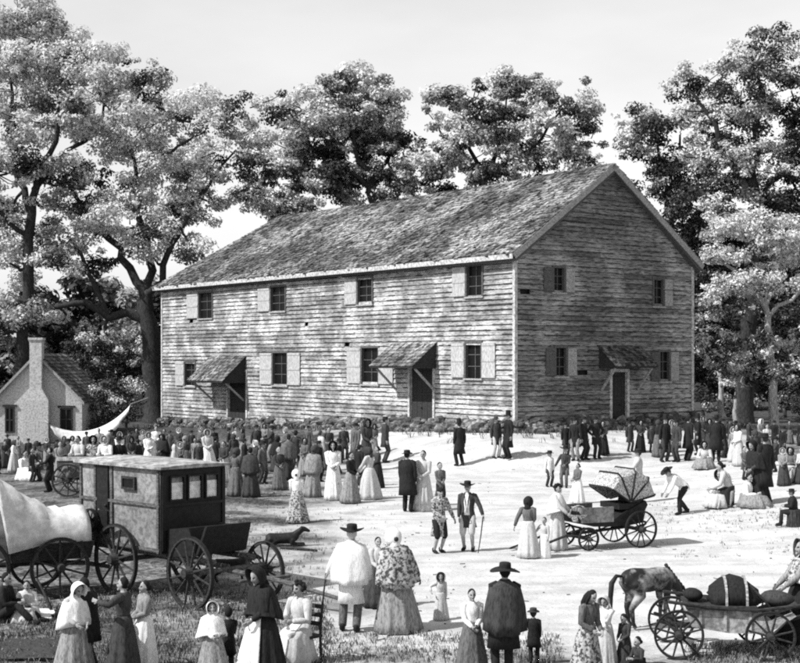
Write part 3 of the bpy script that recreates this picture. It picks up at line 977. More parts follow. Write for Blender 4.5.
tree('dense_tree', 'dense black shadowed tree filling the space behind the pale maple', 86,
     [(752, 428, .4), (752, 360, .35), (752, 300, .3), (752, 250, .2)],
     [[(752, 320, 0, .2), (725, 280, 0, .14), (712, 250, 0, .08)], [(752, 310, 0, .2), (785, 280, 0, .14), (806, 240, 0, .08)]],
     [(x + (7 if j % 2 else -7), y, 22, 13, BLACK) for j, y in enumerate((216, 240, 264, 288, 312, 336, 360, 384)) for x in (712, 744, 776, 808)] + [(692, y, 14, 13, BLACK) for y in (196, 222, 250, 280, 310, 345, 380)],
     seed=18, sub=1.0, size=.36, per=90, dens=.9)
for k, (px, Yd, r_, lab) in enumerate(((703, 77, 10, 'low dark shrub touching the right house corner'), (728, 79, 13, 'low dark shrub between the two saplings'), (752, 78, 13, 'low dark shrub left of the pale maple trunk'),
                                       (785, 78, 12, 'low dark shrub right of the pale maple trunk'), (806, 77, 12, 'low dark shrub cut by the right edge of the view'))):
    tree('shrub', lab, Yd, [(px, 428, .08), (px + 1, 420, .06), (px, 412, .04)], [], [(px - 5, 416, r_, 9, BLACK), (px + 5, 410, r_, 9, DARK), (px, 402, r_ * .8, 8, BLACK)], seed=61 + k, sub=.6, size=.25, per=90, group='shrubs under the right hand trees')
# under the great tree, behind the cottage
for k, (px, Yd, lab) in enumerate(((93, 91, 'dark bushy tree with pale trunk just right of the cottage'), (117, 93, 'dark bushy tree between the cottage and the great trunk'), (139, 92, 'narrow dark tree close behind the great forked trunk'))):
    tree('bushy_tree', lab, Yd, [(px, 430, .22), (px + 1, 400, .18), (px, 370, .13)], [],
         [(px - 8, 352, 15, 10, DARK), (px + 8, 358, 15, 10, DARK), (px, 376, 16, 10, BLACK), (px + 6, 338, 13, 9, MIX), (px - 4, 394, 14, 9, DARK), (px + 8, 410, 12, 9, BLACK)], seed=41 + k, sub=.75, size=.30, per=95, dens=1.3, bark=BARK_P, group='bushy trees under the great tree')

for k, (px, Yd, r_, lab) in enumerate(((96, 73, 11, 'leafy dark shrub against the side wall of the cottage'), (110, 76, 11, 'leafy dark shrub at the rear corner of the cottage'), (126, 79, 12, 'leafy dark shrub left of the great trunk'))):
    tree('shrub', lab, Yd, [(px, 436, .08), (px + 1, 424, .06), (px, 412, .04)], [], [(px - 5, 420, r_, 10, DARK), (px + 5, 412, r_, 10, BLACK), (px, 400, r_ * .9, 9, DARK), (px + 2, 390, r_ * .6, 8, MIX)], seed=71 + k, sub=.6, size=.25, per=90, group='shrubs beside the cottage')

# far wood that reads as one mass
rw = random.Random(77)
cs, rads, tones = [], [], []
for _ in range(1500):
    x = rw.uniform(-62, 66); y = rw.uniform(104, 130)
    hmax = (12.0 if x > 24 else (8.5 if x < -26 else 9.5))
    z = ground(0, 99) + rw.random() ** .8 * hmax
    cs.append((x, y, z)); rads.append(rw.uniform(1.0, 1.9)); tones.append(rw.choices((0, 1, 2), (.06, .24, .7))[0])
me = leaf_mesh('woodland', cs, rads, tones, 30, .9)
o = bpy.data.objects.new('woodland', me); COL.objects.link(o)
tag(o, 'dark far wood closing the view beyond the yard', 'woodland', kind='stuff')
# ------------------------------------------------------------------ people: skeleton, body, clothes
# a figure stands 1.72 m, faces -Y, its left hand is at +X
POSES = {
    'stand': {},
    'rest': {'hl': (.20, -.10, .80), 'hr': (-.24, .0, .76), 'fl': (.10, -.06), 'fr': (-.09, .04)},
    'clasp': {'hl': (.05, -.24, 1.02), 'hr': (-.05, -.25, .99)},
    'akimbo': {'hl': (.19, -.06, .98), 'hr': (-.19, -.06, .98), 'el': (1, .3, 0), 'er': (-1, .3, 0)},
    'stride': {'fl': (.09, -.26), 'fr': (-.09, .24), 'hl': (.24, .16, .82), 'hr': (-.24, -.18, .84)},
    'talk': {'hl': (.16, -.38, 1.12), 'hr': (-.22, -.06, .80), 'nod': -4, 'fl': (.12, -.05)},
    'cane': {'hl': (.42, -.16, .90), 'hr': (-.22, -.05, .80), 'fl': (.13, -.06), 'fr': (-.11, .05)},
    'caner': {'hr': (-.40, -.12, .90), 'hl': (.10, -.22, 1.0), 'fr': (-.13, -.06), 'fl': (.11, .06)},
    'leadl': {'hl': (.44, -.06, .86), 'hr': (-.06, -.22, 1.0)},
    'leadr': {'hr': (-.44, -.06, .86), 'hl': (.06, -.22, 1.0)},
    'childl': {'hl': (.38, -.06, 1.12), 'hr': (-.2, -.04, .8)},
    'childr': {'hr': (-.38, -.06, 1.12), 'hl': (.2, -.04, .8)},
    'carry': {'hl': (.14, -.34, .98), 'hr': (-.14, -.34, .98)},
    'cradle': {'hl': (-.10, -.26, 1.08), 'hr': (.10, -.28, 1.04), 'nod': 18},
    'raise': {'hl': (.34, -.34, 1.34), 'hr': (-.2, -.1, .82)},
    'bend': {'lean': 52, 'hl': (.14, -.62, .56), 'hr': (-.16, -.66, .50), 'fl': (.12, -.20), 'fr': (-.10, .20), 'hip': .86, 'nod': 10, 'hy': .10},
    'lookdown': {'hl': (.10, -.27, .96), 'hr': (-.12, -.25, .98), 'nod': 22, 'lean': 6},
    'sitground': {'hip': .17, 'lean': 8, 'fl': (.16, -.74), 'fr': (-.14, -.70), 'hl': (.12, -.36, .42), 'hr': (-.12, -.38, .40), 'kp': (0, -.3, 1)},
    'sitchair': {'hip': .50, 'lean': 6, 'fl': (.14, -.50), 'fr': (-.13, -.46), 'hl': (.12, -.34, .72), 'hr': (-.14, -.32, .72)},
    'kneel': {'hip': .42, 'lean': 22, 'fl': (.12, .34), 'fr': (-.12, .34), 'hl': (.14, -.50, .50), 'hr': (-.12, -.46, .46), 'kp': (0, -1, -.6), 'nod': 10},
}
def ik(a, c, l1, l2, pole):
    d = c - a
    L = min(max(d.length, .08), l1 + l2 - .004)
    n = d.normalized()
    c = a + n * L
    x = (l1 * l1 - l2 * l2 + L * L) / (2 * L)
    h = math.sqrt(max(l1 * l1 - x * x, 0))
    p = pole - n * pole.dot(n)
    p = p.normalized() if p.length > 1e-6 else n.orthogonal().normalized()
    return a + n * x + p * h, c
def skeleton(pose, child):
    P = POSES[pose]
    k = {}
    hip = Vector((0, P.get('hy', 0), P.get('hip', .90)))
    le = R(P.get('lean', 0))
    up = Vector((0, -math.sin(le), math.cos(le)))
    fw = Vector((0, -math.cos(le), -math.sin(le)))
    k['hip'], k['up'], k['fw'] = hip, up, fw
    k['waist'] = hip + up * .18
    k['chest'] = hip + up * .38
    sh = hip + up * .50
    k['sh'] = sh
    k['neck'] = hip + up * .58
    nd = R(P.get('lean', 0) * .45 + P.get('nod', 0))
    hu = Vector((0, -math.sin(nd), math.cos(nd))); hf = Vector((0, -math.cos(nd), -math.sin(nd)))
    k['hu'], k['hf'] = hu, hf
    k['head'] = k['neck'] + hu * .125 + hf * .015
    k['hs'] = 1.28 if child else 1.0
    if child: k['head'] = k['head'] + hu * .03
    for s, nm in ((1, 'l'), (-1, 'r')):
        S_ = sh + Vector((s * .175, 0, 0))
        ht = Vector(P.get('h' + nm, (s * .25, -.03, .78)))
        el, wr = ik(S_, ht, .295, .255, Vector(P.get('e' + nm, (s * .55, .8, -.25))))
        k['S' + nm], k['E' + nm], k['W' + nm] = S_, el, wr
        H = hip + Vector((s * .095, 0, -.02))
        fx, fy = P.get('f' + nm, (s * .10, 0))
        kn, an = ik(H, Vector((fx, fy + .02, .085)), .43, .415, Vector(P.get('kp', (s * .1, -1, 0))))
        k['H' + nm], k['K' + nm], k['A' + nm] = H, kn, an
    return k

_skel, _body, _gar = {}, {}, {}
def get_skel(pose, child):
    key = (pose, child)
    if key not in _skel: _skel[key] = skeleton(pose, child)
    return _skel[key]

def head_mesh(mb, k):
    hs = k['hs']
    rot = Matrix((Vector((1, 0, 0)), -k['hf'], k['hu'])).transposed()
    def f(p):
        x, y, z = p
        t = z / .118
        if t < 0:                         # jaw narrows, chin comes forward
            x *= 1 - .30 * t * t * 1.1
            if y < 0: y *= 1 - .06 * t * t
            else: y *= 1 - .30 * t * t
        if y < -.03:
            if abs(t - .12) < .18 and .15 < abs(x) / .075 < .7: y += .012      # eye sockets
            if -.12 < t < .0 and abs(x) > .03: y -= .003
        return Vector((x, y, z)) * hs
    mb.ball(k['head'], (.075, .094, .118), 22, 18, rot, 0, f)
    c = k['head']
    def hp_(x, y, z): return c + rot @ (Vector((x, y, z)) * hs)
    mb.tube([hp_(0, -.088, .022), hp_(0, -.104, -.012), hp_(0, -.108, -.024)], [.010 * hs, .013 * hs, .016 * hs], 6)     # nose
    mb.tube([hp_(-.016, -.094, -.055), hp_(.016, -.094, -.055)], .010 * hs, 6)                                        # lips
    mb.ball(hp_(0, -.085, -.098), .022 * hs, 8, 6)                                                                      # chin
    for s in (-1, 1):
        mb.ball(hp_(s * .077, .006, -.004), (.011 * hs, .020 * hs, .030 * hs), 8, 6, rot)                               # ears
    return [hp_(s * .030, -.088, .012) for s in (-1, 1)], hp_(0, -.10, -.055)

def hand_fingers(mb, k, nm, s):
    W_, E_ = k['W' + nm], k['E' + nm]
    d = (W_ - E_).normalized()
    n = Vector((-s, 0, 0)); n = n - d * n.dot(d)
    if n.length < .3:
        n = Vector((0, 0, -1)); n = n - d * n.dot(d)
    n.normalize()
    w = d.cross(n)
    if w.y > 0: w = -w
    tip = W_ + d * .095
    for i, (o, L) in enumerate(((-.027, .062), (-.009, .076), (.009, .082), (.027, .074))):
        p0 = tip + w * o - d * .012
        p1 = tip + w * o * 1.08 + d * L * .45 + n * .008
        p2 = p1 + (d * .8 + n * .6).normalized() * L * .33
        p3 = p2 + (d * .45 + n * .9).normalized() * L * .27
        mb.tube([p0, p1, p2, p3], [.0095, .0088, .008, .0062], 6)
    t0 = W_ + d * .03 + w * .026
    t1 = t0 + (d * .75 + w * .7).normalized() * .036 + n * .006
    t2 = t1 + (d * .95 + w * .1 + n * .4).normalized() * .032
    mb.tube([t0, t1, t2], [.013, .011, .008], 6)

def palm(mb, k, nm, s):
    W_, E_ = k['W' + nm], k['E' + nm]
    d = (W_ - E_).normalized()
    n = Vector((-s, 0, 0)); n = n - d * n.dot(d)
    if n.length < .3:
        n = Vector((0, 0, -1)); n = n - d * n.dot(d)
    n.normalize()
    mb.tube([W_ - d * .02, W_ + d * .03, W_ + d * .08], [.030, .042, .040], 10, 0, (n, .48))

def make_bodies(keys):
    """one continuous surface per pose: tapered limbs, trunk, neck and head merged by a voxel remesh"""
    tmp, info = [], {}
    for key in keys:
        pose, child = key
        k = get_skel(pose, child)
        m = MB()
        hip, up = k['hip'], k['up']
        X = Vector((1, 0, 0)); Fw = k['fw']
        rings = []
        for t, rx, ry in ((-.07, .13, .10), (.0, .155, .115), (.10, .145, .105), (.18, .125, .095), (.30, .15, .11), (.40, .165, .115), (.48, .155, .10), (.53, .11, .075), (.57, .058, .058)):
            c = hip + up * t
            rings.append([c + X * (rx * math.cos(a)) + Fw * (ry * math.sin(a)) for a in [2 * math.pi * i / 16 for i in range(16)]])
        m.loft(rings)
        m.tube([k['neck'] - up * .05, k['neck'] + k['hu'] * .02, k['head'] - k['hu'] * .05], [.056, .052, .050], 10)
        eyes, lip = head_mesh(m, k)
        for s, nm in ((1, 'l'), (-1, 'r')):
            S_, E_, W_ = k['S' + nm], k['E' + nm], k['W' + nm]
            m.tube([S_ - X * s * .03, S_, S_.lerp(E_, .5), E_, E_.lerp(W_, .35), W_], [.055, .057, .046, .037, .039, .026], 10)
            palm(m, k, nm, s)
            H, K, A = k['H' + nm], k['K' + nm], k['A' + nm]
            m.tube([H, H.lerp(K, .5), K, K.lerp(A, .35), A], [.085, .075, .053, .055, .036], 10)
            fd = Vector((s * .12, -1, 0)).normalized()
            m.tube([A + Vector((0, .02, -.035)), A + fd * .07 + Vector((0, 0, -.045)), A + fd * .15 + Vector((0, 0, -.055))], [.034, .036, .026], 8)
        me = m.mesh('tmp', True)
        ob = bpy.data.objects.new('tmp', me); COL.objects.link(ob)
        md = ob.modifiers.new('r', 'REMESH'); md.mode = 'VOXEL'; md.voxel_size = .014
        sm = ob.modifiers.new('s', 'SMOOTH'); sm.factor = .5; sm.iterations = 2
        tmp.append((key, ob)); info[key] = (eyes, lip)
    dg = bpy.context.evaluated_depsgraph_get()
    for key, ob in tmp:
        me = bpy.data.meshes.new_from_object(ob.evaluated_get(dg))
        k = get_skel(*key)
        eyes, lip = info[key]
        m = MB()
        V = [v.co.copy() for v in me.vertices]
        m.v = [tuple(v) for v in V]
        m.f = [tuple(p.vertices) for p in me.polygons]
        hs = k['hs']
        rx = Vector((1, 0, 0))
        for p in me.polygons:
            c = p.center
            d = 0
            if (c - k['head']).length < .16 * hs:
                for e in eyes:
                    q = c - e
                    if abs(q.x) < .017 * hs and abs(q.dot(k['hu'])) < .010 * hs and q.length < .03 * hs: d = 1
                q = c - lip
                if abs(q.x) < .024 * hs and abs(q.dot(k['hu'])) < .007 * hs and q.length < .03 * hs: d = 1
            m.m.append(d)
        for s, nm in ((1, 'l'), (-1, 'r')):
            hand_fingers(m, k, nm, s)
        out = m.mesh('body', True)
        out.materials.append(SKIN); out.materials.append(EYE_M)
        _body[key] = out
    for key, ob in tmp:
        old = ob.data
        bpy.data.objects.remove(ob)

def ring(c, rx, ry, n=28, rip=0.0, nf=9, ph=0.0, ax=None, fw=None, a0=0, a1=2 * math.pi, closed=True):
    ax = ax or Vector((1, 0, 0)); fw = fw or Vector((0, -1, 0))
    q = []
    for i in range(n):
        a = a0 + (a1 - a0) * (i / n if closed else i / (n - 1))
        w = 1 + rip * (1 - 2 * abs(math.sin(nf * .5 * a + ph)) ** .7 + .5 * math.sin((nf * 2 - 3) * a + ph * 2.3)) / 1.3
        q.append(c + ax * (rx * w * math.cos(a)) + fw * (ry * w * math.sin(a)))
    return q

def g_sleeves(m, k, mi, fat=1.0, full=True):
    X = Vector((1, 0, 0))
    for s, nm in ((1, 'l'), (-1, 'r')):
        S_, E_, W_ = k['S' + nm], k['E' + nm], k['W' + nm]
        m.tube([S_ - X * s * .05, S_ + Vector((0, 0, -.01)), S_.lerp(E_, .5), E_, E_.lerp(W_, .5), E_.lerp(W_, .94)], [.07 * fat, .078 * fat, .066 * fat, .058 * fat, .054 * fat, .044 * fat], 10, mi)

def g_coat(k, length, fat=1.0, flare=1.0, seed=0):
    """jacket or coat: trunk with skirts below the hip, two sleeves, a standing collar"""
    m = MB()
    up, fw, hip = k['up'], k['fw'], k['hip']
    rings = []
    ts = [(-length, .19 + .10 * length * flare, .15 + .11 * length * flare, .085), (-length * .5, .195, .155, .035), (0, .19, .15, .02), (.12, .165, .135, .01), (.2, .160, .13, .008), (.34, .185, .145, .008), (.44, .195, .138, 0), (.50, .175, .115, 0), (.545, .115, .085, 0), (.58, .075, .075, 0)]
    for t, rx, ry, rip in ts:
        c = hip + (up * t if t > 0 else Vector((0, 0, t)))
        kk = fat if t < .42 else 1 + (fat - 1) * .4
        rings.append(ring(c, rx * kk, ry * kk, 26, rip, 5, seed, None, fw if t > 0 else (Vector((0, -1, 0)))))
    m.loft(rings, 0, (True, True))
    g_sleeves(m, k, 0, 1 + (fat - 1) * .5)
    # lapels: two raised bands down the front
    for s in (-1, 1):
        pts = [hip + up * t + fw * (f * (fat if t < .42 else 1 + (fat - 1) * .4)) + Vector((s * x, 0, 0)) for t, f, x in ((.53, .085, .05), (.46, .128, .045), (.36, .148, .035), (.22, .135, .02), (.08, .142, .018))]
        m.tube(pts, [.012, .018, .018, .012, .010], 5)
    return m
def g_vest(k):
    """pale shirt front with neckcloth showing between the coat fronts"""
    m = MB()
    up, fw, hip = k['up'], k['fw'], k['hip']
    rings = []
    for t, f, w in ((.02, .150, .07), (.18, .138, .055), (.34, .155, .075), (.45, .146, .06), (.54, .098, .035)):
        c = hip + up * t
        rings.append([c + fw * (f - abs(x) * abs(x) * 2) + Vector((x, 0, 0)) for x in (-w, -w * .5, 0, w * .5, w)] + [c + fw * (f - .03) + Vector((x, 0, 0)) for x in (w, 0, -w)])
    m.loft(rings)
    m.ball(hip + up * .555 + fw * .085, (.04, .025, .025), 8, 6)
    return m
def g_trousers(k, fat=1.0):
    m = MB()
    m.ball(k['hip'] - Vector((0, 0, .02)), (.175 * fat, .135 * fat, .14), 16, 10)
    for s, nm in ((1, 'l'), (-1, 'r')):
        H, K, A = k['H' + nm], k['K' + nm], k['A' + nm]
        m.tube([H, H.lerp(K, .5), K, K.lerp(A, .5), K.lerp(A, .97)], [.108 * fat, .094 * fat, .074, .072, .066], 10)
    return m
def g_breeches(k):
    m = MB()
    m.ball(k['hip'] - Vector((0, 0, .02)), (.175, .135, .14), 16, 10)
    for s, nm in ((1, 'l'), (-1, 'r')):
        H, K, A = k['H' + nm], k['K' + nm], k['A' + nm]
        m.tube([H, H.lerp(K, .5), K, K.lerp(A, .12)], [.108, .100, .082, .066], 10)
    return m
def g_shoe(k, nm):
    m = MB()
    for s in ((1,) if nm == 'l' else (-1,)):
        A = k['A' + nm]
        fd = Vector((s * .12, -1, 0)).normalized()
        m.tube([A + Vector((0, .035, .03)), A + Vector((0, .02, -.03)), A + fd * .08 + Vector((0, 0, -.040)), A + fd * .17 + Vector((0, 0, -.052))], [.048, .050, .048, .034], 9)
    return m
def skirt_rings(k, wide, seed, off=0.0, rip=.135, n=40, a0=0, a1=2 * math.pi, closed=True, z_end=.02, z_start=.16):
    hip = k['hip']; X = Vector((1, 0, 0)); fwd = Vector((0, -1, 0))
    top = hip + k['up'] * z_start
    rs_ = []
    low = hip.z < .7
    if not low:
        for f in (0, .06, .16, .35, .6, .85, 1):
            z = top.z + (z_end - top.z) * f
            rx = (.150 + (.40 * wide - .150) * (f ** .72)) + off
            ry = (.125 + (.38 * wide - .125) * (f ** .72)) + off
            c = Vector((hip.x, top.y + (hip.y - top.y) * min(f * 3, 1), z))
            rs_.append(ring(c, rx, ry, n, rip * f, 9, seed, X, fwd, a0, a1, closed))
    else:
        kz = max(k['Kl'].z, k['Kr'].z) + .08
        for f, z, rx, ry, y in ((0, top.z, .15, .125, 0), (.2, max(hip.z + .05, kz * .9), .25, .28, -.12), (.45, kz * .78, .30, .40, -.24), (.75, kz * .38, .37, .48, -.28), (1, z_end, .44, .56, -.30)):
            c = Vector((0, hip.y + y, z))
            rs_.append(ring(c, rx * wide + off, ry * wide + off, n, rip * f, 9, seed, X, fwd, a0, a1, closed))
    return rs_
def g_skirt(k, wide=1.0, seed=0):
    m = MB()
    m.loft(skirt_rings(k, wide, seed, n=56), 0, (True, True))
    return m
def g_apron(k, wide=1.0, seed=0):
    m = MB()
    a = skirt_rings(k, wide, seed, .014, n=14, a0=R(48), a1=R(132), closed=False, z_end=.22)
    b = skirt_rings(k, wide, seed, .002, n=14, a0=R(48), a1=R(132), closed=False, z_end=.22)
    m.loft([x + list(reversed(y)) for x, y in zip(a, b)])
    return m
def g_bodice(k, fat=1.0):
    m = MB()
    up, fw, hip = k['up'], k['fw'], k['hip']
    rings = []
    for t, rx, ry in ((.13, .150, .122), (.2, .135, .112), (.33, .165, .145), (.42, .172, .140), (.49, .160, .108), (.54, .105, .080), (.57, .07, .07)):
        rings.append(ring(hip + up * t, rx * fat, ry * fat, 24, 0, 5, 0, None, fw))
    m.loft(rings)
    g_sleeves(m, k, 0, 1.02)
    return m
def g_shawl(k, low=.0, wide=1.0, seed=0):
    """shawl or cape over shoulders and upper arms, longer at the back"""
    m = MB()
    up, fw, hip = k['up'], k['fw'], k['hip']
    rings = []
    for t, rx, ry, rip in ((.60, .075, .075, 0), (.565, .11, .095, 0), (.53, .19, .13, .01), (.47, .255, .165, .015), (.36, .28, .20, .05), (.20, .315, .235, .085), (.08 - low * .5, .335, .255, .11), (-.02 - low, .345, .27, .135)):
        c = hip + up * t - fw * .01
        q = ring(c, rx * wide, ry * wide, 34, rip, 7, seed, None, fw)
        if t < .1:
            q = [p + Vector((0, 0, .10 * ((p - c).dot(fw) / .27))) for p in q]
        rings.append(q)
    m.loft(rings, 0, (True, True))
    return m
def head_axes(k):
    return Matrix((Vector((1, 0, 0)), -k['hf'], k['hu'])).transposed(), k['head'], k['hs']
def g_hat(k, kind):
    rot, c, hs = head_axes(k)
    m = MB()
    if kind in ('wide', 'flop', 'top', 'low'):
        br, ch, cr = {'wide': (.20, .115, .088), 'flop': (.235, .10, .092), 'top': (.155, .19, .088), 'low': (.16, .085, .090)}[kind]
        z0 = .055
        prof = [(.086, z0 - .012), (.095, z0 - .016), (br * .8, z0 - .014), (br, z0 + .0), (br, z0 + .010), (br * .8, z0 - .002), (.094, z0 + .006), (cr + .003, z0 + .02), (cr, z0 + ch * .6), (cr * .95, z0 + ch * .9), (cr * .7, z0 + ch), (.0 + .02, z0 + ch * .96)]
        drp = .30 if kind == 'flop' else .12
        def bend(p):
            return p
        rings = []
        for r, z in prof:
            q = []
            for t in range(24):
                a = 2 * math.pi * t / 24
                x, y = r * math.cos(a), r * math.sin(a) * 1.12
                zz = z + (abs(x) ** 2 * (1.1 if kind == 'wide' else -.9) if r > .1 and kind != 'top' else 0) - (drp * .25 * max(0, r - .12))
                q.append(c + rot @ (Vector((x, y, zz)) * hs))
            rings.append(q)
        m.loft(rings)
    elif kind == 'cap':
        m.ball(c + rot @ Vector((0, .01, .055)) * hs, (.092 * hs, .108 * hs, .075 * hs), 16, 8, rot)
        m.tube([c + rot @ (Vector((x, -.10 - .03 * (1 - (x / .06) ** 2), .05)) * hs) for x in (-.06, -.03, 0, .03, .06)], .011 * hs, 6)
    elif kind in ('bonnet', 'hood'):
        R2 = 1.12 if kind == 'bonnet' else 1.25
        rings = []
        for y, r, dz in ((.135, .02, .0), (.125, .065, .0), (.09, .105, .01), (.04, .122, .012), (-.03, .128, .012), (-.075, .138, .010), (-.085, .140, .010)):
            rings.append([c + rot @ (Vector((r * R2 * .92 * math.cos(a), y, dz + r * R2 * math.sin(a) - (.02 if math.sin(a) < 0 else 0))) * hs) for a in [2 * math.pi * i / 22 for i in range(22)]])
        for y, r, dz in ((-.083, .130, .010), (-.04, .112, .012), (.03, .100, .01)):
            rings.append([c + rot @ (Vector((r * R2 * .92 * math.cos(a), y, dz + r * R2 * math.sin(a) - (.02 if math.sin(a) < 0 else 0))) * hs) for a in [2 * math.pi * i / 22 for i in range(22)]])
        m.loft(rings, 0, (True, False))
        m.tube([c + rot @ (Vector((s * .09, -.02, -.10)) * hs) for s in (-1, 0, 1)], .018 * hs, 6)
        m.tube([c + rot @ (Vector((0, .10, -.08)) * hs), c + rot @ (Vector((0, .10, -.19)) * hs)], [.07 * hs, .09 * hs], 8, 0, (rot @ Vector((0, 1, 0)), .4))
    return m
def g_hair(k, kind):
    rot, c, hs = head_axes(k)
    m = MB()
    def f(p):
        if p.y < -.02 and p.z < .045: p = Vector((p.x, p.y * .55, p.z))
        return p * (1 + .03 * noise.noise(p * 40))
    m.ball(c + rot @ (Vector((0, .020, .022)) * hs), (.084 * hs, .090 * hs, .112 * hs), 18, 12, rot, 0, f)
    if kind == 'bun':
        m.ball(c + rot @ (Vector((0, .11, -.02)) * hs), .048 * hs, 10, 8)
    if kind == 'long':
        m.tube([c + rot @ (Vector((0, .06, .02)) * hs), c + rot @ (Vector((0, .095, -.08)) * hs), c + rot @ (Vector((0, .115, -.22)) * hs), c + rot @ (Vector((0, .11, -.34)) * hs)], [.08 * hs, .085 * hs, .075 * hs, .04 * hs], 10)
        for s in (-1, 1):
            m.tube([c + rot @ (Vector((s * .07, .0, .04)) * hs), c + rot @ (Vector((s * .088, .01, -.06)) * hs), c + rot @ (Vector((s * .095, .0, -.20)) * hs)], [.028 * hs, .034 * hs, .02 * hs], 8)
    if kind == 'curly':
        for i in range(26):
            a, b = random.random() * 6.28, random.uniform(-.2, 1)
            if math.sin(a) < -.3 and b < .45: continue
            q = Vector((math.cos(a) * math.sqrt(1 - b * b) * .092, math.sin(a) * math.sqrt(1 - b * b) * .098 + .012, b * .12 + .01))
            m.ball(c + rot @ (q * hs), .036 * hs, 7, 5)
    return m
def g_beard(k):
    rot, c, hs = head_axes(k)
    m = MB()
    m.ball(c + rot @ Vector((0, -.062, -.105)), (.052, .042, .062), 10, 8, rot)
    return m

BUILD = {'coat': lambda k, a: g_coat(k, *a), 'vest': lambda k, a: g_vest(k), 'trousers': lambda k, a: g_trousers(k, *a), 'breeches': lambda k, a: g_breeches(k),
         'shoe': lambda k, a: g_shoe(k, *a), 'skirt': lambda k, a: g_skirt(k, *a), 'apron': lambda k, a: g_apron(k, *a), 'bodice': lambda k, a: g_bodice(k, *a),
         'shawl': lambda k, a: g_shawl(k, *a), 'hat': lambda k, a: g_hat(k, *a), 'hair': lambda k, a: g_hair(k, *a), 'beard': lambda k, a: g_beard(k)}
def garment(name, pose, child, args):
    key = (name, pose, child, args)
    if key not in _gar:
        me = BUILD[name](get_skel(pose, child), args).mesh(name, True)
        me.materials.append(None)
        _gar[key] = me
    return _gar[key]

def put(parent, name, me, material=None):
    o = bpy.data.objects.new(name, me)
    COL.objects.link(o)
    o.parent = parent
    if material is not None:
        o.material_slots[0].link = 'OBJECT'
        o.material_slots[0].material = material
    return o

def spec_parts(d):
    """the list of (part, args, material) of an outfit"""
    t = lambda x: cloth_pattern() if x == 'pattern' else cloth(x)
    sd = d.get('sd', 0)
    out = []
    hairm = HAIRS[d.get('haircol', 'brown')]
    if d['k'] in ('m', 'b'):
        out.append(('coat', (d.get('len', .34), d.get('fat', 1.0), d.get('flare', 1.0), sd), t(d['coat'])))
        if d.get('vest'): out.append(('vest', (), t(d['vest'])))
        out.append(('breeches' if d.get('breeches') else 'trousers', () if d.get('breeches') else (d.get('fat', 1.0),), t(d['legs'])))
        out.append(('shoe', ('l',), cloth('black'))); out.append(('shoe', ('r',), cloth('black')))
    else:
        out.append(('bodice', (), t(d['top'])))
        out.append(('skirt', (d.get('wide', 1.0), sd), t(d['skirt'])))
        if d.get('apron'): out.append(('apron', (d.get('wide', 1.0), sd), t(d['apron'])))
    if d.get('shawl'): out.append(('shawl', (d.get('low', 0.0), d.get('sw', 1.0), sd), t(d['shawl'])))
    out.append(('hair', (d.get('hair', 'bun' if d['k'] in ('w', 'g') else 'short'),), hairm))
    if d.get('hat'): out.append(('hat', (d['hat'],), t(d.get('hatcol', 'black'))))
    if d.get('beard'): out.append(('beard', (), hairm))
    return out
PART_NAME = {'hat': lambda d: 'bonnet' if d.get('hat') in ('bonnet', 'hood') else ('cap' if d.get('hat') == 'cap' else 'hat')}

PEOPLE = []
prr = random.Random(99)
def person(px, fy, ty, d, face, label, group=None, name='person', at=None, height=None):
    """put a person with feet at photo point (px, fy) and head top at row ty"""
    pose = d.get('pose', 'stand'); child = d['k'] in ('b', 'g')
    loc = at if at is not None else on_ground(px, fy)
    k = get_skel(pose, child)
    top = (k['head'] + k['hu'] * .125 * k['hs']).z + {'wide': .06, 'flop': .05, 'top': .12, 'low': .04, 'cap': .02, 'bonnet': .02, 'hood': .02}.get(d.get('hat'), 0.01)
    h = height if height else (fy - ty) * loc.y / F
    sc = h / top
    PEOPLE.append((label, round(h, 2), round(sc, 2), round(loc.y, 1)))
    root = thing(name, label, 'person', loc, R(face), group, sc)
    if 'sit' not in pose: root.rotation_euler = (R(prr.gauss(0, 1.6)), R(prr.gauss(0, 1.6)), R(face))
    put(root, 'body', _body[(pose, child)])
    for part, args, m in spec_parts(d):
        pn = PART_NAME[part](d) if part in PART_NAME else part
        put(root, pn, garment(part, pose, child, args), m)
    return root
def world_pt(root, p):
    M = Matrix.Translation(root.location) @ Matrix.Rotation(root.rotation_euler.z, 4, 'Z') @ Matrix.Scale(root.scale.x, 4)
    return M @ Vector(p)
def hand_pt(root, pose, nm, child=False, ext=.1):
    k = get_skel(pose, child)
    d = (k['W' + nm] - k['E' + nm]).normalized()
    return world_pt(root, k['W' + nm] + d * ext)
make_bodies([(p, False) for p in POSES] + [(p, True) for p in ('stand', 'rest', 'clasp', 'childl', 'childr', 'leadl', 'leadr', 'sitground', 'sitchair', 'talk', 'stride', 'lookdown')])
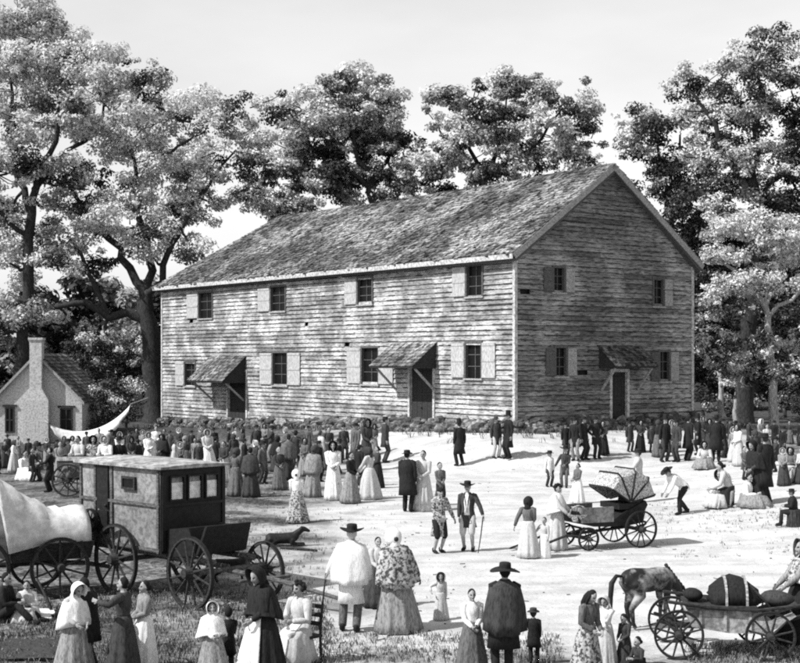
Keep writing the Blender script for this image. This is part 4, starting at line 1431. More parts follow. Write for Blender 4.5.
# ------------------------------------------------------------------ wagons and other objects
def wheel(parent, loc, r, spokes=12, rim=.05, rz=0.0, m_rim=None, steer=0.0, name='wheel', dish=.0, wid=.06):
    """spoked wheel turning on the local Y axis; hub and iron tyre are its own pieces"""
    m = MB()
    n = 36
    rings = []
    for i in range(n):
        a = 2 * math.pi * i / n
        c, s = math.cos(a), math.sin(a)
        rings.append([(c * q, w, s * q) for q, w in ((r - .012, -wid / 2), (r - .012, wid / 2), (r - rim, wid / 2), (r - rim, -wid / 2))])
    rings.append(rings[0])
    m.loft(rings, 0, (False, False))
    for i in range(spokes):
        a = 2 * math.pi * (i + .5) / spokes
        d = Vector((math.cos(a), 0, math.sin(a)))
        m.tube([d * r * .12, d * r * .5, d * (r - rim * .8)], [.026 * (r / .6) ** .5, .020 * (r / .6) ** .5, .017 * (r / .6) ** .5], 6)
    w = m.build(name, m_rim or WOOD_D, parent, None, False, loc)
    w.rotation_euler = (0, 0, steer)
    h = MB()
    h.lathe([(.02, -.15), (r * .12, -.15), (r * .15, -.06), (r * .19, 0), (r * .15, .06), (r * .12, .15), (.02, .15)], seg=14, rot=Matrix.Rotation(R(90), 3, 'X'))
    h.build('hub', WOOD_D, w)
    t = MB()
    rings = [[(math.cos(a) * q, v, math.sin(a) * q) for q, v in ((r, -wid / 2 - .004), (r, wid / 2 + .004), (r - .013, wid / 2 + .004), (r - .013, -wid / 2 - .004))] for a in [2 * math.pi * i / n for i in range(n + 1)]]
    t.loft(rings, 0, (False, False))
    t.build('tyre', IRON, w)
    return w

def axle(m, x, w, r, rad=.045):
    m.tube([(x, -w / 2, r), (x, w / 2, r)], rad, 8)

# ---- closed coach with windows, at the left
CRZ = R(-44)
RC_ = Matrix.Rotation(CRZ, 3, 'Z')
wp = on_ground(190, 609)
cw = 1.46
loc = wp - RC_ @ Vector((2.05, -cw / 2 - .12, 0)); loc.z = wp.z - .02
coach = thing('closed_coach', 'black and grey closed box coach with three end windows on tall wheels', 'coach', loc, CRZ)
zb_, zt_ = .86, 2.38
m = MB()   # long body
Lb = 2.55; x1 = 1.02; x0 = x1 - Lb
hw = cw / 2
m.hexa([(x0, -hw + .03, zb_), (x1, -hw + .03, zb_), (x1, hw - .03, zb_), (x0, hw - .03, zb_), (x0, -hw, zt_), (x1, -hw, zt_), (x1, hw, zt_), (x0, hw, zt_)])
m.build('body', PAINT_G, coach)
m = MB()   # black end panel with the window openings framed
xe = x1 + .004
wins = [(-.52, -.24), (-.12, .16), (.28, .54)]
zl, zh = 1.82, 2.22
def eb(y0, y1, z0, z1, t=.03): m.box((xe + t / 2, (y0 + y1) / 2, (z0 + z1) / 2), (t, y1 - y0, z1 - z0))
eb(-hw, hw, zb_, zl); eb(-hw, hw, zh, zt_)
ys = [-hw] + [q for w in wins for q in w] + [hw]
for a, b in zip(ys[0::2], ys[1::2]): eb(a, b, zl, zh)
m.box((xe + .045, 0, 1.72), (.03, cw - .06, .05)); m.box((xe + .045, 0, 1.30), (.03, cw - .06, .05))
m.box((xe + .04, -hw + .05, 1.62), (.03, .07, zt_ - zb_ - .1)); m.box((xe + .04, hw - .05, 1.62), (.03, .07, zt_ - zb_ - .1))
m.build('end_panel', PAINT_B, coach)
blind = mat('pale_window_blind', .85, dark=.6, scale=9)
for a, b in wins:
    m = MB()
    t = .03
    for (ya, yb, za, zc_) in ((a - t, a, zl - t, zh + t), (b, b + t, zl - t, zh + t), (a, b, zl - t, zl), (a, b, zh, zh + t)):
        m.box((xe + .045, (ya + yb) / 2, (za + zc_) / 2), (.035, yb - ya, zc_ - za))
    w_ = m.build('window', PAINT_B, coach)
    m = MB(); m.box((xe + .008, (a + b) / 2, (zl + zh) / 2 - .05), (.012, b - a, zh - zl - .1)); m.build('blind', blind, w_)
m = MB()   # roof: slightly domed, pale
rings = []
for x, k in ((x0 - .10, .0), (x0 + .1, .035), ((x0 + x1) / 2, .05), (x1 - .1, .035), (x1 + .14, .0)):
    rings.append([(x, -hw - .09, zt_ - .002), (x, -hw - .09, zt_ + .04), (x, -hw * .5, zt_ + .06 + k), (x, 0, zt_ + .07 + k), (x, hw * .5, zt_ + .06 + k), (x, hw + .09, zt_ + .04), (x, hw + .09, zt_ - .002)])
m.loft(rings)
m.build('roof', mat('weathered_roof_canvas', .52, dark=.4, scale=7, big=.4, bigscale=1.2), coach)
m = MB()   # side window, small and dark, and a door
m.box((x0 + 1.62, -hw - .012, 2.08), (.34, .03, .16)); sw_ = m.build('side_window', GLASS, coach)
m = MB()
for (cx, cz, sx2, sz2) in ((1.62, 2.18, .42, .04), (1.62, 1.98, .42, .04), (1.43, 2.08, .04, .16), (1.81, 2.08, .04, .16)):
    m.box((x0 + cx, -hw - .02, cz), (sx2, .05, sz2))
m.build('window_frame', WOOD_D, sw_)
m = MB()
m.box((x0 + .78, -hw - .012, 1.95), (.36, .04, .82)); m.box((x0 + .78, -hw - .02, 1.30), (.34, .04, .42))
dd = m.build('door', PAINT_B, coach)
m = MB(); m.ball((x0 + .92, -hw - .05, 1.62), .03, 8, 6); m.build('handle', IRON, dd)
m = MB()   # battens on the long side
for x in (x0 + .04, x0 + .52, x0 + 1.06, x1 - .05):
    m.box((x, -hw - .008, 1.62), (.06, .035, zt_ - zb_))
for z in (1.72, .92):
    m.box(((x0 + x1) / 2, -hw - .01, z), (Lb, .035, .055))
m.build('side_batten', WOOD_M, coach)
m = MB()   # driver's foot well and sloping dash in front
m.hexa([(x1 + .04, -.62, .80), (x1 + .80, -.55, .88), (x1 + .80, .55, .88), (x1 + .04, .62, .80), (x1 + .04, -.60, 1.30), (x1 + .62, -.56, 1.36), (x1 + .62, .56, 1.36), (x1 + .04, .60, 1.30)])
m.hexa([(x1 + .80, -.55, .90), (x1 + .86, -.55, .90), (x1 + .86, .55, .90), (x1 + .80, .55, .90), (x1 + 1.0, -.5, 1.42), (x1 + 1.06, -.5, 1.42), (x1 + 1.06, .5, 1.42), (x1 + 1.0, .5, 1.42)])
m.build('driver_seat', PAINT_B, coach)
m = MB()   # running gear
axle(m, 2.05, cw + .2, .62); axle(m, -.18, cw + .2, .64)
m.tube([(-.18, 0, .66), (2.05, 0, .66)], .05, 8)
for y in (-.45, .45):
    m.tube([(x0 + .1, y, .80), (x1 + 1.2, y, .80)], .055, 8)
    m.tube([(-.18, y, .64), (-.18, y, .82)], .05, 6); m.tube([(2.05, y, .62), (2.05, y, .84)], .05, 6)
m.build('undercarriage', WOOD_M, coach)
for x, y, r in ((2.05, -cw / 2 - .12, .64), (2.05, cw / 2 + .12, .52), (-.18, -cw / 2 - .12, .66), (-.18, cw / 2 + .12, .66)):
    wheel(coach, (x, y, r), r, 12, .055)
m = MB()
m.tube([(2.05, 0, .60), (3.2, .25, .50), (4.3, .55, .30)], [.05, .045, .035], 8)
m.tube([(2.8, -.35, .52), (2.95, .65, .52)], .035, 6)
m.build('tongue', WOOD_M, coach)
m = MB()
rz_ = m
wheel(coach, (x0 + .52, -hw - .12, 1.32), .22, 8, .035, name='spare_wheel', m_rim=WOOD_D)
# ---- covered wagon, far left
wp = on_ground(60, 598)
VR = R(31)
RV = Matrix.Rotation(VR, 3, 'Z')
ww = 1.2
loc = wp - RV @ Vector((.50, -ww / 2 - .1, 0))
van = thing('covered_wagon', 'covered wagon with sagging white canvas hood cut by the left edge', 'wagon', loc, VR)
xw0 = -.42; xw1 = 1.14
m = MB()   # cover: saddle shaped tunnel of canvas, flared at the open left end
rings_o, rings_i = [], []
for i in range(19):
    f = i / 18
    x = xw0 + (xw1 - xw0) * f
    topz = 1.60 + .80 * max(0, 1 - f / .66) ** 1.5 + .10 * max(0, f - .7)
    hwid = .56 + .16 * max(0, 1 - f / .6) ** 1.5
    low = .96 - .10 * max(0, 1 - f / .4)
    ro, ri = [], []
    for j in range(19):
        a = math.pi * j / 18
        sg = (-.045 * abs(math.sin(i * math.pi / 4.0)) + .02 * math.sin(i * 2.1 + j * .9)) * math.sin(a)
        y, z = -math.cos(a) * hwid, math.sin(a) ** .8
        tilt = -.26 * max(0, 1 - f / .45) * z
        ro.append((x + tilt, y, low + (topz - low) * z + sg)); ri.append((x + tilt, y * .97, low + (topz - low) * z * .975 + sg))
    rings_o.append(ro); rings_i.append(ri)
m.loft([a + list(reversed(b)) for a, b in zip(rings_o, rings_i)])
endr = rings_o[-1]
m.add(endr + [(xw1 + .07, 0, 1.32)], [(i, i + 1, len(endr)) for i in range(len(endr) - 1)] + [(len(endr) - 1, 0, len(endr))])
m.build('canvas_cover', CANVAS, van, None, True)
m = MB()
for i in (0, 5, 9, 13, 17):
    m.tube([(p[0] + .02, p[1] * .945, .96 + (p[2] - .96) * .95) for p in rings_o[i]], .022, 6)
m.build('hoop', WOOD_P, van)
m = MB()
m.hexa([(xw0 + .1, -.50, .66), (xw1, -.50, .66), (xw1, .50, .66), (xw0 + .1, .50, .66), (xw0, -.58, .98), (xw1 + .05, -.58, .98), (xw1 + .05, .58, .98), (xw0, .58, .98)])
for x in (-.4, .1, .55, .95):
    m.box((x, -.575, .84), (.06, .05, .30), Matrix.Rotation(R(-14), 3, 'X'))
m.build('bed', WOOD_D, van)
m = MB()
axle(m, .5, ww + .2, .55); axle(m, -1.0, ww + .2, .60)
m.tube([(-1.0, 0, .58), (.5, 0, .57)], .05, 8)
m.box((.5, 0, .62), (.14, .9, .12)); m.box((-.9, 0, .66), (.5, .9, .08))
m.build('undercarriage', WOOD_D, van)
for x, y, r in ((.5, -ww / 2 - .1, .55), (.5, ww / 2 + .1, .55), (-1.0, -ww / 2 - .1, .60), (-1.0, ww / 2 + .1, .60)):
    wheel(van, (x, y, r), r, 10, .06, m_rim=WOOD_D)
m = MB(); m.tube([(.5, 0, .56), (1.2, 0, .50), (1.7, .1, .38)], [.05, .045, .04], 8); m.build('tongue', WOOD_M, van)

# ---- open buggy with folding hood, right of centre
wp = on_ground(641, 548)
BR = R(180 + 24)
RB = Matrix.Rotation(BR, 3, 'Z')
bwid = .95
loc = wp - RB @ Vector((-.62, bwid / 2 + .08, 0))
bug = thing('buggy', 'light buggy with ribbed folding hood and empty shafts resting on the ground', 'carriage', loc, BR)
m = MB()   # tub
prof = [(-.78, .78), (-.72, .55), (-.35, .50), (.15, .50), (.55, .52), (.92, .60), (.98, .86), (.92, .87), (.86, .66), (.5, .60), (.1, .60), (-.2, .78), (-.6, .95), (-.82, 1.05), (-.88, .95)]
for y0, y1 in ((-.44, .44),):
    m.loft([[(x, y0, z) for x, z in prof], [(x, y1, z) for x, z in prof]])
m.build('body', PAINT_B, bug)
m = MB()
m.box((-.42, 0, .93), (.55, .80, .13)); m.box((-.74, 0, 1.16), (.14, .82, .42), Matrix.Rotation(R(-14), 3, 'Y'))
m.build('seat', PAINT_B, bug)
m = MB()   # side wall of the front box
m.box((.45, -.45, .78), (.82, .03, .34)); m.box((.45, .45, .78), (.82, .03, .34)); m.box((.86, 0, .78), (.03, .9, .34))
m.build('front_box', PAINT_G, bug)
m = MB()   # hood: fan of panels between bows, thrown half open
bows = []
piv = Vector((-.42, 0, 1.02))
for i in range(9):
    a = R(168 - i * 17)
    d = Vector((math.cos(a), 0, math.sin(a)))
    Lr = .70 + .05 * math.sin(i * .5)
    bow = []
    for j in range(13):
        t = -1 + 2 * j / 12
        y = .46 * math.copysign(min(1, abs(t) * 1.6) ** .9, t)
        rr_ = Lr * (1 if abs(t) < .62 else max(0.06, (1 - abs(t)) / .38))
        sag = .03 * (i % 2)
        bow.append(piv + d * (rr_ - sag) + Vector((0, y, 0)))
    bows.append(bow)
m.loft([b + [p * 1 - (p - piv) * .04 for p in reversed(b)] for b in bows])
hd = m.build('hood', STRAW, bug, None, False)
for b in bows[::2]:
    k = MB(); k.tube([p + (p - piv) * .015 for p in b], .022, 6); k.build('bow', IRON, hd)
m = MB()
axle(m, -.62, bwid + .1, .40, .03); axle(m, .72, bwid + .0, .25, .03)
m.tube([(-.62, 0, .42), (.72, 0, .33)], .035, 6)
for x, z in ((-.62, .40), (.72, .26)):
    for y in (-.3, .3):
        m.tube([(x - .3, y, z + .10), (x, y, z + .03), (x + .3, y, z + .10)], .025, 6); m.tube([(x - .3, y, z + .14), (x, y, z + .22), (x + .3, y, z + .14)], .025, 6)
m.build('undercarriage', IRON, bug)
for x, y, r, n in ((-.62, bwid / 2 + .08, .42, 12), (-.62, -bwid / 2 - .08, .42, 12), (.72, bwid / 2 + .03, .26, 10), (.72, -bwid / 2 - .03, .26, 10)):
    wheel(bug, (x, y, r), r, n, .035, wid=.045)
for y in (-.34, .34):
    m = MB(); m.tube([(.78, y, .30), (1.2, y * .98, .34), (1.8, y * .95, .16), (2.25, y * .95, .04)], [.03, .03, .028, .022], 8)
    m.build('shaft', WOOD_D, bug)

# ---- low wagon in the right foreground
wp = on_ground(679, 660)
GR = R(-6)
RG = Matrix.Rotation(GR, 3, 'Z')
gw_ = 1.05
loc = wp - RG @ Vector((-.62, -gw_ / 2 - .08, 0))
gig = thing('open_wagon', 'open wagon with strapped dark load between large spoked wheels at lower right', 'wagon', loc, GR)
m = MB()
prof = [(-.50, .66), (-.42, .44), (.1, .36), (.6, .36), (.78, .44), (1.05, .62), (1.0, .66), (.72, .54), (.5, .70), (.42, .70), (-.40, .70)]
m.loft([[(x, -.42, z) for x, z in prof], [(x, .42, z) for x, z in prof]])
for x in (-.3, .05, .4):
    m.box((x, -.43, .54), (.04, .03, .3))
m.build('body', mat('worn_pale_paint', .50, dark=.45, scale=11, bump=.4, big=.3, bigscale=1.4), gig)
m = MB(); m.box((0, 0, .72), (1.0, .96, .05)); m.box((.85, 0, .68), (.5, .7, .04), Matrix.Rotation(R(-20), 3, 'Y')); m.build('seat_board', WOOD_D, gig)
m = MB()
axle(m, -.62, gw_ + .2, .36, .035); axle(m, .66, gw_ + .2, .36, .035)
m.tube([(-.62, 0, .38), (.66, 0, .38)], .04, 6)
for y in (-.3, .3):
    m.tube([(-.9, y, .50), (-.62, y, .42), (-.3, y, .50)], .025, 6); m.tube([(.4, y, .46), (.66, y, .42), (.95, y, .5)], .025, 6)
m.build('undercarriage', IRON, gig)
for x, y in ((-.62, -gw_ / 2 - .08), (-.62, gw_ / 2 + .08), (.66, -gw_ / 2 - .08), (.66, gw_ / 2 + .08)):
    wheel(gig, (x, y, .355), .355, 12, .035, wid=.05)
for y in (-.33, .33):
    m = MB(); m.tube([(.75, y, .50), (1.2, y, .62), (1.9, y, .66)], [.03, .03, .025], 8); m.build('shaft', WOOD_D, gig)
m = MB()   # side rail
m.tube([(-.75, -.46, .80), (-.2, -.47, .74), (.5, -.47, .70), (1.1, -.45, .78)], .025, 6)
m.tube([(-.75, .46, .80), (-.2, .47, .74), (.5, .47, .70), (1.1, .45, .78)], .025, 6)
m.build('rail', WOOD_D, gig)
lr = random.Random(9)
def lump(p): return p * (1 + .16 * noise.noise(p * 5 + Vector((3, 1, 2))))
def on_gig(m_, name, mats, label, cat, at, smooth=True):
    o = m_.build(name, mats, None, None, smooth, loc + RG @ Vector(at))
    o.rotation_euler = (0, 0, GR)
    tag(o, label, cat); return o
m = MB()
rings = []
for x, z, hw_ in ((-.38, .16, .30), (-.33, .27, .36), (-.22, .40, .40), (-.02, .46, .42), (.16, .44, .41), (.30, .32, .38), (.40, .20, .34), (.46, .10, .28)):
    x, z, hw_ = x * .86, z * .84, hw_ * .9
    rings.append([(x + .02 * lr.gauss(0, 1), hw_ * math.cos(a) * (1 + .05 * lr.gauss(0, 1)), max(0, z * math.sin(a) ** .8 * (1 + .05 * lr.gauss(0, 1)))) for a in [math.pi * j / 12 for j in range(13)]])
m.loft(rings)
bale = on_gig(m, 'covered_load', cloth('black'), 'dark rounded load under a cover strapped to the open wagon', 'load', (.20, 0, .745), True)
m = MB()
for x, z, hw_ in ((-.12, .366, .376), (.17, .362, .37)):
    m.loft([[(x + dx * .55, (hw_ + o_) * math.cos(a), max(0, (z + o_) * math.sin(a) ** .8)) for a in [math.pi * j / 12 for j in range(13)]] for dx, o_ in ((-.03, .0), (-.028, .022), (.028, .022), (.03, .0))])
m.build('strap', WOOD_P, bale)
m = MB(); m.ball((0, 0, .10), (.15, .20, .09), 12, 8, None, 0, lump); on_gig(m, 'sack', cloth('black'), 'small dark sack lying behind the strapped load on the open wagon', 'sack', (-.36, .0, .745))
m = MB(); m.ball((0, 0, .10), (.24, .24, .12), 12, 8, None, 0, lump); on_gig(m, 'sack', cloth('dark'), 'dark sack lying in front of the strapped load on the open wagon', 'sack', (.84, .0, .70))
m = MB(); m.tube([(0, 0, 0), (-.30, .0, .34)], .018, 6); on_gig(m, 'whip', WOOD_D, 'thin dark whip stock leaning beside the strapped load', 'whip', (.72, -.34, .70))

def rod(name, a, b, r, material, label, cat):
    m = MB(); a, b = Vector(a), Vector(b)
    m.tube([Vector((0, 0, 0)), (b - a) * .5 + Vector((.01, 0, .01)), b - a], [r, r * .9, r * .7], 7)
    o = m.build(name, material, None, None, True, a)
    return tag(o, label, cat)

# ---- quadrupeds
def quadruped(name, label, cat, loc, rz, s, spec, fur, extra=None):
    root_m = MB()
    for pts, rad, seg in spec:
        root_m.tube([Vector(p) * s for p in pts], [r * s for r in rad], seg)
    me = root_m.mesh('tmp', True)
    ob = bpy.data.objects.new('tmp', me); COL.objects.link(ob)
    md = ob.modifiers.new('r', 'REMESH'); md.mode = 'VOXEL'; md.voxel_size = .022 * s
    sm = ob.modifiers.new('s', 'SMOOTH'); sm.factor = .5; sm.iterations = 4
    dg = bpy.context.evaluated_depsgraph_get()
    out = bpy.data.meshes.new_from_object(ob.evaluated_get(dg)); bpy.data.objects.remove(ob)
    out.polygons.foreach_set('use_smooth', [True] * len(out.polygons))
    out.materials.clear(); out.materials.append(fur); out.materials.append(FUR_P)
    if extra:
        for p in out.polygons:
            if extra(p.center / s): p.material_index = 1
    o = bpy.data.objects.new(name, out); COL.objects.link(o)
    o.location = loc; o.rotation_euler = (0, 0, rz)
    tag(o, label, cat)
    return o
def horse_spec():
    sp = [([(-.58, 0, 1.02), (-.42, 0, 1.0), (0, 0, .96), (.36, 0, .98), (.52, 0, 1.0)], [.20, .25, .25, .24, .17], 14),
          ([(.40, 0, 1.02), (.62, 0, .93), (.82, 0, .72), (.90, 0, .58)], [.20, .15, .11, .09], 12),
          ([(.90, 0, .62), (.98, 0, .44), (1.03, 0, .22), (1.03, 0, .16)], [.10, .085, .055, .05], 10),
          ([(.87, .07, .70), (.84, .09, .82)], [.03, .012], 6), ([(.87, -.07, .70), (.84, -.09, .82)], [.03, .012], 6)]
    for sy, ox in ((1, .06), (-1, -.05)):
        y = sy * .13
        sp.append(([(.42, y, .90), (.42 + ox * .4, y, .55), (.42 + ox, y, .50), (.40 + ox, y, .14), (.44 + ox, y, .05)], [.11, .07, .058, .038, .05], 10))
        sp.append(([(-.45, y, .98), (-.34, y, .68), (-.52 + ox, y, .44), (-.47 + ox, y, .14), (-.42 + ox, y, .05)], [.19, .13, .065, .042, .05], 10))
    return sp
pl = on_ground(648, 627)
pony = quadruped('pony', 'dappled dark pony grazing beside the open wagon', 'pony', pl, R(33), .78, horse_spec(), mat('dappled_fur', .30, dark=.05, scale=2.6, rough=.6, lo=.47, hi=.62))
m = MB(); m.tube([Vector(p) * .78 for p in ((-.72, 0, 1.10), (-.86, 0, 1.12), (-.98, .01, .98), (-1.02, .0, .70), (-.98, 0, .46))], [.022, .032, .044, .040, .008], 8); m.build('tail', FUR, pony, None, True)
m = MB()
for i in range(8):
    f = i / 7
    p = Vector((.50, 0, 1.24)).lerp(Vector((.98, 0, .74)), f) * .78
    m.tube([p, p + Vector((.02, -.07, -.10))], [.035, .012], 6)
m.build('mane', FUR, pony, None, True)

def dog_spec():
    sp = [([(-.34, 0, .42), (-.1, 0, .40), (.16, 0, .40), (.30, 0, .43)], [.10, .105, .125, .09], 12), ([(.28, 0, .46), (.42, 0, .54)], [.085, .065], 10),
          ([(.42, 0, .56), (.50, 0, .56), (.62, 0, .51)], [.075, .06, .032], 10), ([(-.40, 0, .45), (-.54, 0, .50), (-.66, 0, .44)], [.03, .025, .012], 6),
          ([(.42, .05, .61), (.39, .07, .54)], [.025, .02], 6), ([(.42, -.05, .61), (.39, -.07, .54)], [.025, .02], 6)]
    for y in (.07, -.07):
        sp.append(([(.22, y, .38), (.20, y, .22), (.22, y, .05), (.25, y, .025)], [.055, .036, .025, .03], 8))
        sp.append(([(-.30, y, .40), (-.22, y, .26), (-.36, y, .16), (-.32, y, .04), (-.29, y, .025)], [.085, .055, .03, .024, .03], 8))
    return sp
quadruped('dog', 'black dog standing on the grass behind the tall coach wheel', 'dog', on_ground(232, 583), R(4), .92, dog_spec(), FUR)

# lying dog and pole right of the coach
def lying_spec():
    sp = [([(-.36, 0, .17), (-.1, 0, .18), (.16, 0, .19), (.30, 0, .24)], [.15, .13, .14, .10], 12), ([(.28, 0, .28), (.42, 0, .38)], [.09, .07], 10),
          ([(.42, 0, .40), (.50, 0, .40), (.62, 0, .35)], [.08, .062, .034], 10), ([(-.46, 0, .12), (-.60, .05, .06), (-.74, .12, .04)], [.035, .028, .014], 6),
          ([(.42, .06, .46), (.39, .08, .38)], [.026, .02], 6), ([(.42, -.06, .46), (.39, -.08, .38)], [.026, .02], 6)]
    for y in (.11, -.11):
        sp.append(([(.22, y, .16), (.16, y, .07), (.34, y, .045), (.50, y, .035)], [.06, .04, .03, .032], 8))
        sp.append(([(-.34, y, .17), (-.16, y * 1.3, .13), (-.34, y * 1.4, .05), (-.18, y * 1.4, .035)], [.10, .065, .036, .03], 8))
    return sp
quadruped('dog', 'big black dog lying on the grass to the right of the coach', 'dog', on_ground(284, 546), R(6), .95, lying_spec(), FUR)
pa_, pb2 = on_ground(281, 549), on_ground(317, 552)
rod('pole', pa_ + Vector((0, 0, .03)), pb2 + Vector((0, 0, .03)), .035, WOOD_D, 'dark wooden pole lying on the ground in front of the lying dog', 'pole')

# ---- slung canvas behind the crowd at left
AY = 69.5
pa, pb_ = ray(49, 424, AY), ray(131, 404, AY)
aw = thing('canvas_awning', 'white crescent canvas awning slung between the cottage and the great tree', 'awning', (pa.x, AY, ground(pa.x, AY)))
AO = Vector((pa.x, AY, ground(pa.x, AY)))
m = MB()
ro, ri = [], []
n = 26
top, bot, back = [], [], []
for i in range(n + 1):
    f = i / n
    p = pa.lerp(pb_, f)
    sag = 4 * f * (1 - f)
    t = p + Vector((0, .55 * math.sin(math.pi * f), -.62 * sag ** .9 - .12 * math.sin(math.pi * f) - .25 * f * (1 - f)))
    w = .06 + .80 * math.sin(math.pi * f) ** .75
    b = t + Vector((.03 * math.sin(i * 2.1), -.55 * math.sin(math.pi * f) - .03 * math.sin(i * 1.3), -w + .03 * math.sin(i * 1.7)))
    mid = t.lerp(b, .5) + Vector((0, -.16 * math.sin(math.pi * f), .03))
    top.append(t); bot.append(b)
    ro.append([t, mid, b, b + Vector((0, .02, 0)), mid + Vector((0, .03, 0)), t + Vector((0, .02, 0))])
m.loft(ro)
m.build('canvas', CANVAS, aw, AO, True)
m = MB(); m.tube([pa + Vector((0, 0, .02)), ray(45, 421, AY + 1.0)], .03, 6); m.tube([pb_, ray(148, 398, AY + 2.0)], .03, 6); m.build('rope', WOOD_P, aw, AO)
m = MB(); m.tube([(pa.x, AY, ground(pa.x, AY) - .1), (pa.x, AY, pa.z + .1)], [.06, .05], 8); m.build('pole', WOOD_M, aw, AO)

# farm wagon with people in it, under the awning
FY = 43.5
fc = gpt(97, FY)
fwg = thing('farm_wagon', 'farm wagon with pale side board loaded with seated people under the awning', 'wagon', fc, R(2))
m = MB()
m.box((0, 0, .82), (2.2, 1.1, .06), None, 1)
m.box((0, -.55, 1.02), (2.2, .05, .38)); m.box((0, .55, 1.02), (2.2, .05, .38), None, 1); m.box((-1.1, 0, 1.02), (.05, 1.1, .38), None, 1); m.box((1.1, 0, 1.02), (.05, 1.1, .38), None, 1)
m.build('bed', [WOOD_M, WOOD_M], fwg)
m = MB(); m.box((0, -.585, 1.15), (2.25, .03, .12)); m.build('side_board', TRIM, fwg)
m = MB(); axle(m, -.75, 1.4, .5); axle(m, .75, 1.4, .5); m.box((0, 0, .7), (2.0, .2, .16)); m.build('undercarriage', WOOD_D, fwg)
for x in (-.75, .75):
    for y in (-.72, .72):
        wheel(fwg, (x, y, .5), .5, 10, .05)

# ---- small foreground things
pl0 = on_ground(53, 614)
rod('pole', pl0, ray(37, 579, pl0.y + .25), .028, WOOD_D, 'dark stick leaning to the left behind the picnickers', 'pole')
# picnic cloths at the lower left
def blanket(label, px, py, w, d, m_, rot, seed):
    c = on_ground(px, py)
    rr = random.Random(seed)
    mb = MB(); n = 14
    V, Fc = [], []
    for j in range(n):
        for i in range(n):
            x = (i / (n - 1) - .5) * w; y = (j / (n - 1) - .5) * d
            q = Matrix.Rotation(R(rot), 3, 'Z') @ Vector((x * (1 + .05 * math.sin(j)), y * (1 + .05 * math.sin(i * 1.3)), 0))
            V.append((q.x, q.y, ground(c.x + q.x, c.y + q.y) - c.z + .03 + .045 * (noise.noise(Vector((x * 3, y * 3, seed))) + .6)))
    top = len(V)
    V += [(x, y, z - .02) for x, y, z in V]
    for j in range(n - 1):
        for i in range(n - 1):
            a = j * n + i
            Fc.append((a, a + 1, a + n + 1, a + n)); Fc.append((top + a, top + a + n, top + a + n + 1, top + a + 1))
    mb.add(V, Fc)
    o = mb.build('blanket', m_, None, None, True, c)
    return tag(o, label, 'blanket')
blanket('pale cloth spread on the grass under the seated woman', 24, 617, .95, 1.0, CANVAS, 8, 3)
blanket('dark blanket spread over the grass in the lower left corner', 34, 652, 1.3, 1.4, cloth('dark'), -6, 5)

# pebbles and straw trodden into the yard
rp = random.Random(31)
m = MB()
for _ in range(230):
    px, py = rp.uniform(230, 800), 455 + 205 * rp.random()
    c = on_ground(px, py); r = rp.uniform(.010, .026)
    if rp.random() < .6: m.ball(c + Vector((0, 0, r * .3)), (r * rp.uniform(.8, 1.6), r, r * .7), 6, 4, Matrix.Rotation(rp.uniform(0, 6), 3, 'Z'), 0)
    else:
        a = rp.uniform(0, 6.28); d = Vector((math.cos(a), math.sin(a), .05)) * rp.uniform(.06, .16); m.tube([c + Vector((0, 0, .01)), c + d + Vector((0, 0, .012))], .008, 4, 1)
o = m.build('gravel', [STONE_D, WOOD_M]); tag(o, 'pebbles and straw scattered over the pale yard', 'gravel', kind='stuff')

# grass, weeds and litter: nobody could count it
def grass_patch(name, label, area, n, h, pale=.3, seed=1):
    rr = random.Random(seed)
    V, Fc, M_ = [], [], []
    for _ in range(n):
        px, py = area(rr)
        p = on_ground(px, py) if False else None
        x, y = area_pt(px, py)
        z = ground(x, y)
        for b in range(rr.randint(3, 6)):
            a = rr.uniform(0, 6.28); hh = h * rr.uniform(.5, 1.3); w = .005 + hh * .035
            lx, ly = math.cos(a) * hh * .55, math.sin(a) * hh * .55
            bx, by = x + rr.gauss(0, .05), y + rr.gauss(0, .05)
            o = len(V)
            V += [(bx - w * math.sin(a), by + w * math.cos(a), z - .01), (bx + w * math.sin(a), by - w * math.cos(a), z - .01), (bx + lx * .5 + w * .6 * math.sin(a), by + ly * .5 - w * .6 * math.cos(a), z + hh * .7), (bx + lx, by + ly, z + hh), (bx + lx * .5 - w * .6 * math.sin(a), by + ly * .5 + w * .6 * math.cos(a), z + hh * .7)]
            Fc.append((o, o + 1, o + 2, o + 3, o + 4)); M_.append(0 if rr.random() < pale else 1)
    me = bpy.data.meshes.new(name); me.from_pydata(V, [], Fc); me.polygons.foreach_set('material_index', M_); me.update()
    me.materials.append(GR_P); me.materials.append(GR_D)
    o = bpy.data.objects.new(name, me); COL.objects.link(o)
    return tag(o, label, 'grass', kind='stuff')
GR_P = mat('dry_grass', .42, dark=.6, scale=5, trans=.2)
GR_D = mat('grass_dark', .09, dark=.6, scale=5, trans=.2)
def area_pt(px, py):
    q = on_ground(px, py); return q.x, q.y
grass_patch('grass', 'rough grass of the lower left foreground', lambda r: (r.uniform(-30, 330), 590 + 85 * r.random() ** .8), 2600, .075, .35, 1)
grass_patch('grass', 'worn grass tufts in the left middle of the yard', lambda r: (r.gauss(235, 70), r.uniform(478, 600)), 900, .055, .5, 2)
grass_patch('grass', 'low tufts along the middle foreground edge', lambda r: (r.uniform(330, 560), 634 + 30 * r.random()), 600, .06, .45, 3)
grass_patch('grass', 'thin dry tufts across the right side of the yard', lambda r: (r.uniform(640, 800), r.gauss(516, 6) + (r.random() < .3) * r.uniform(0, 40)), 220, .05, .45, 4)
grass_patch('grass', 'tufts under the open wagon at lower right', lambda r: (r.uniform(690, 800), r.uniform(645, 668)), 320, .07, .45, 5)
def foot(r):
    u = r.uniform(-1, HL); o = abs(r.gauss(.8, .6)) + .1
    p = front(u, o, 0); q = (400 + p.x / p.y * F, HOR + (EYE - ground(p.x, p.y)) / p.y * F); return q
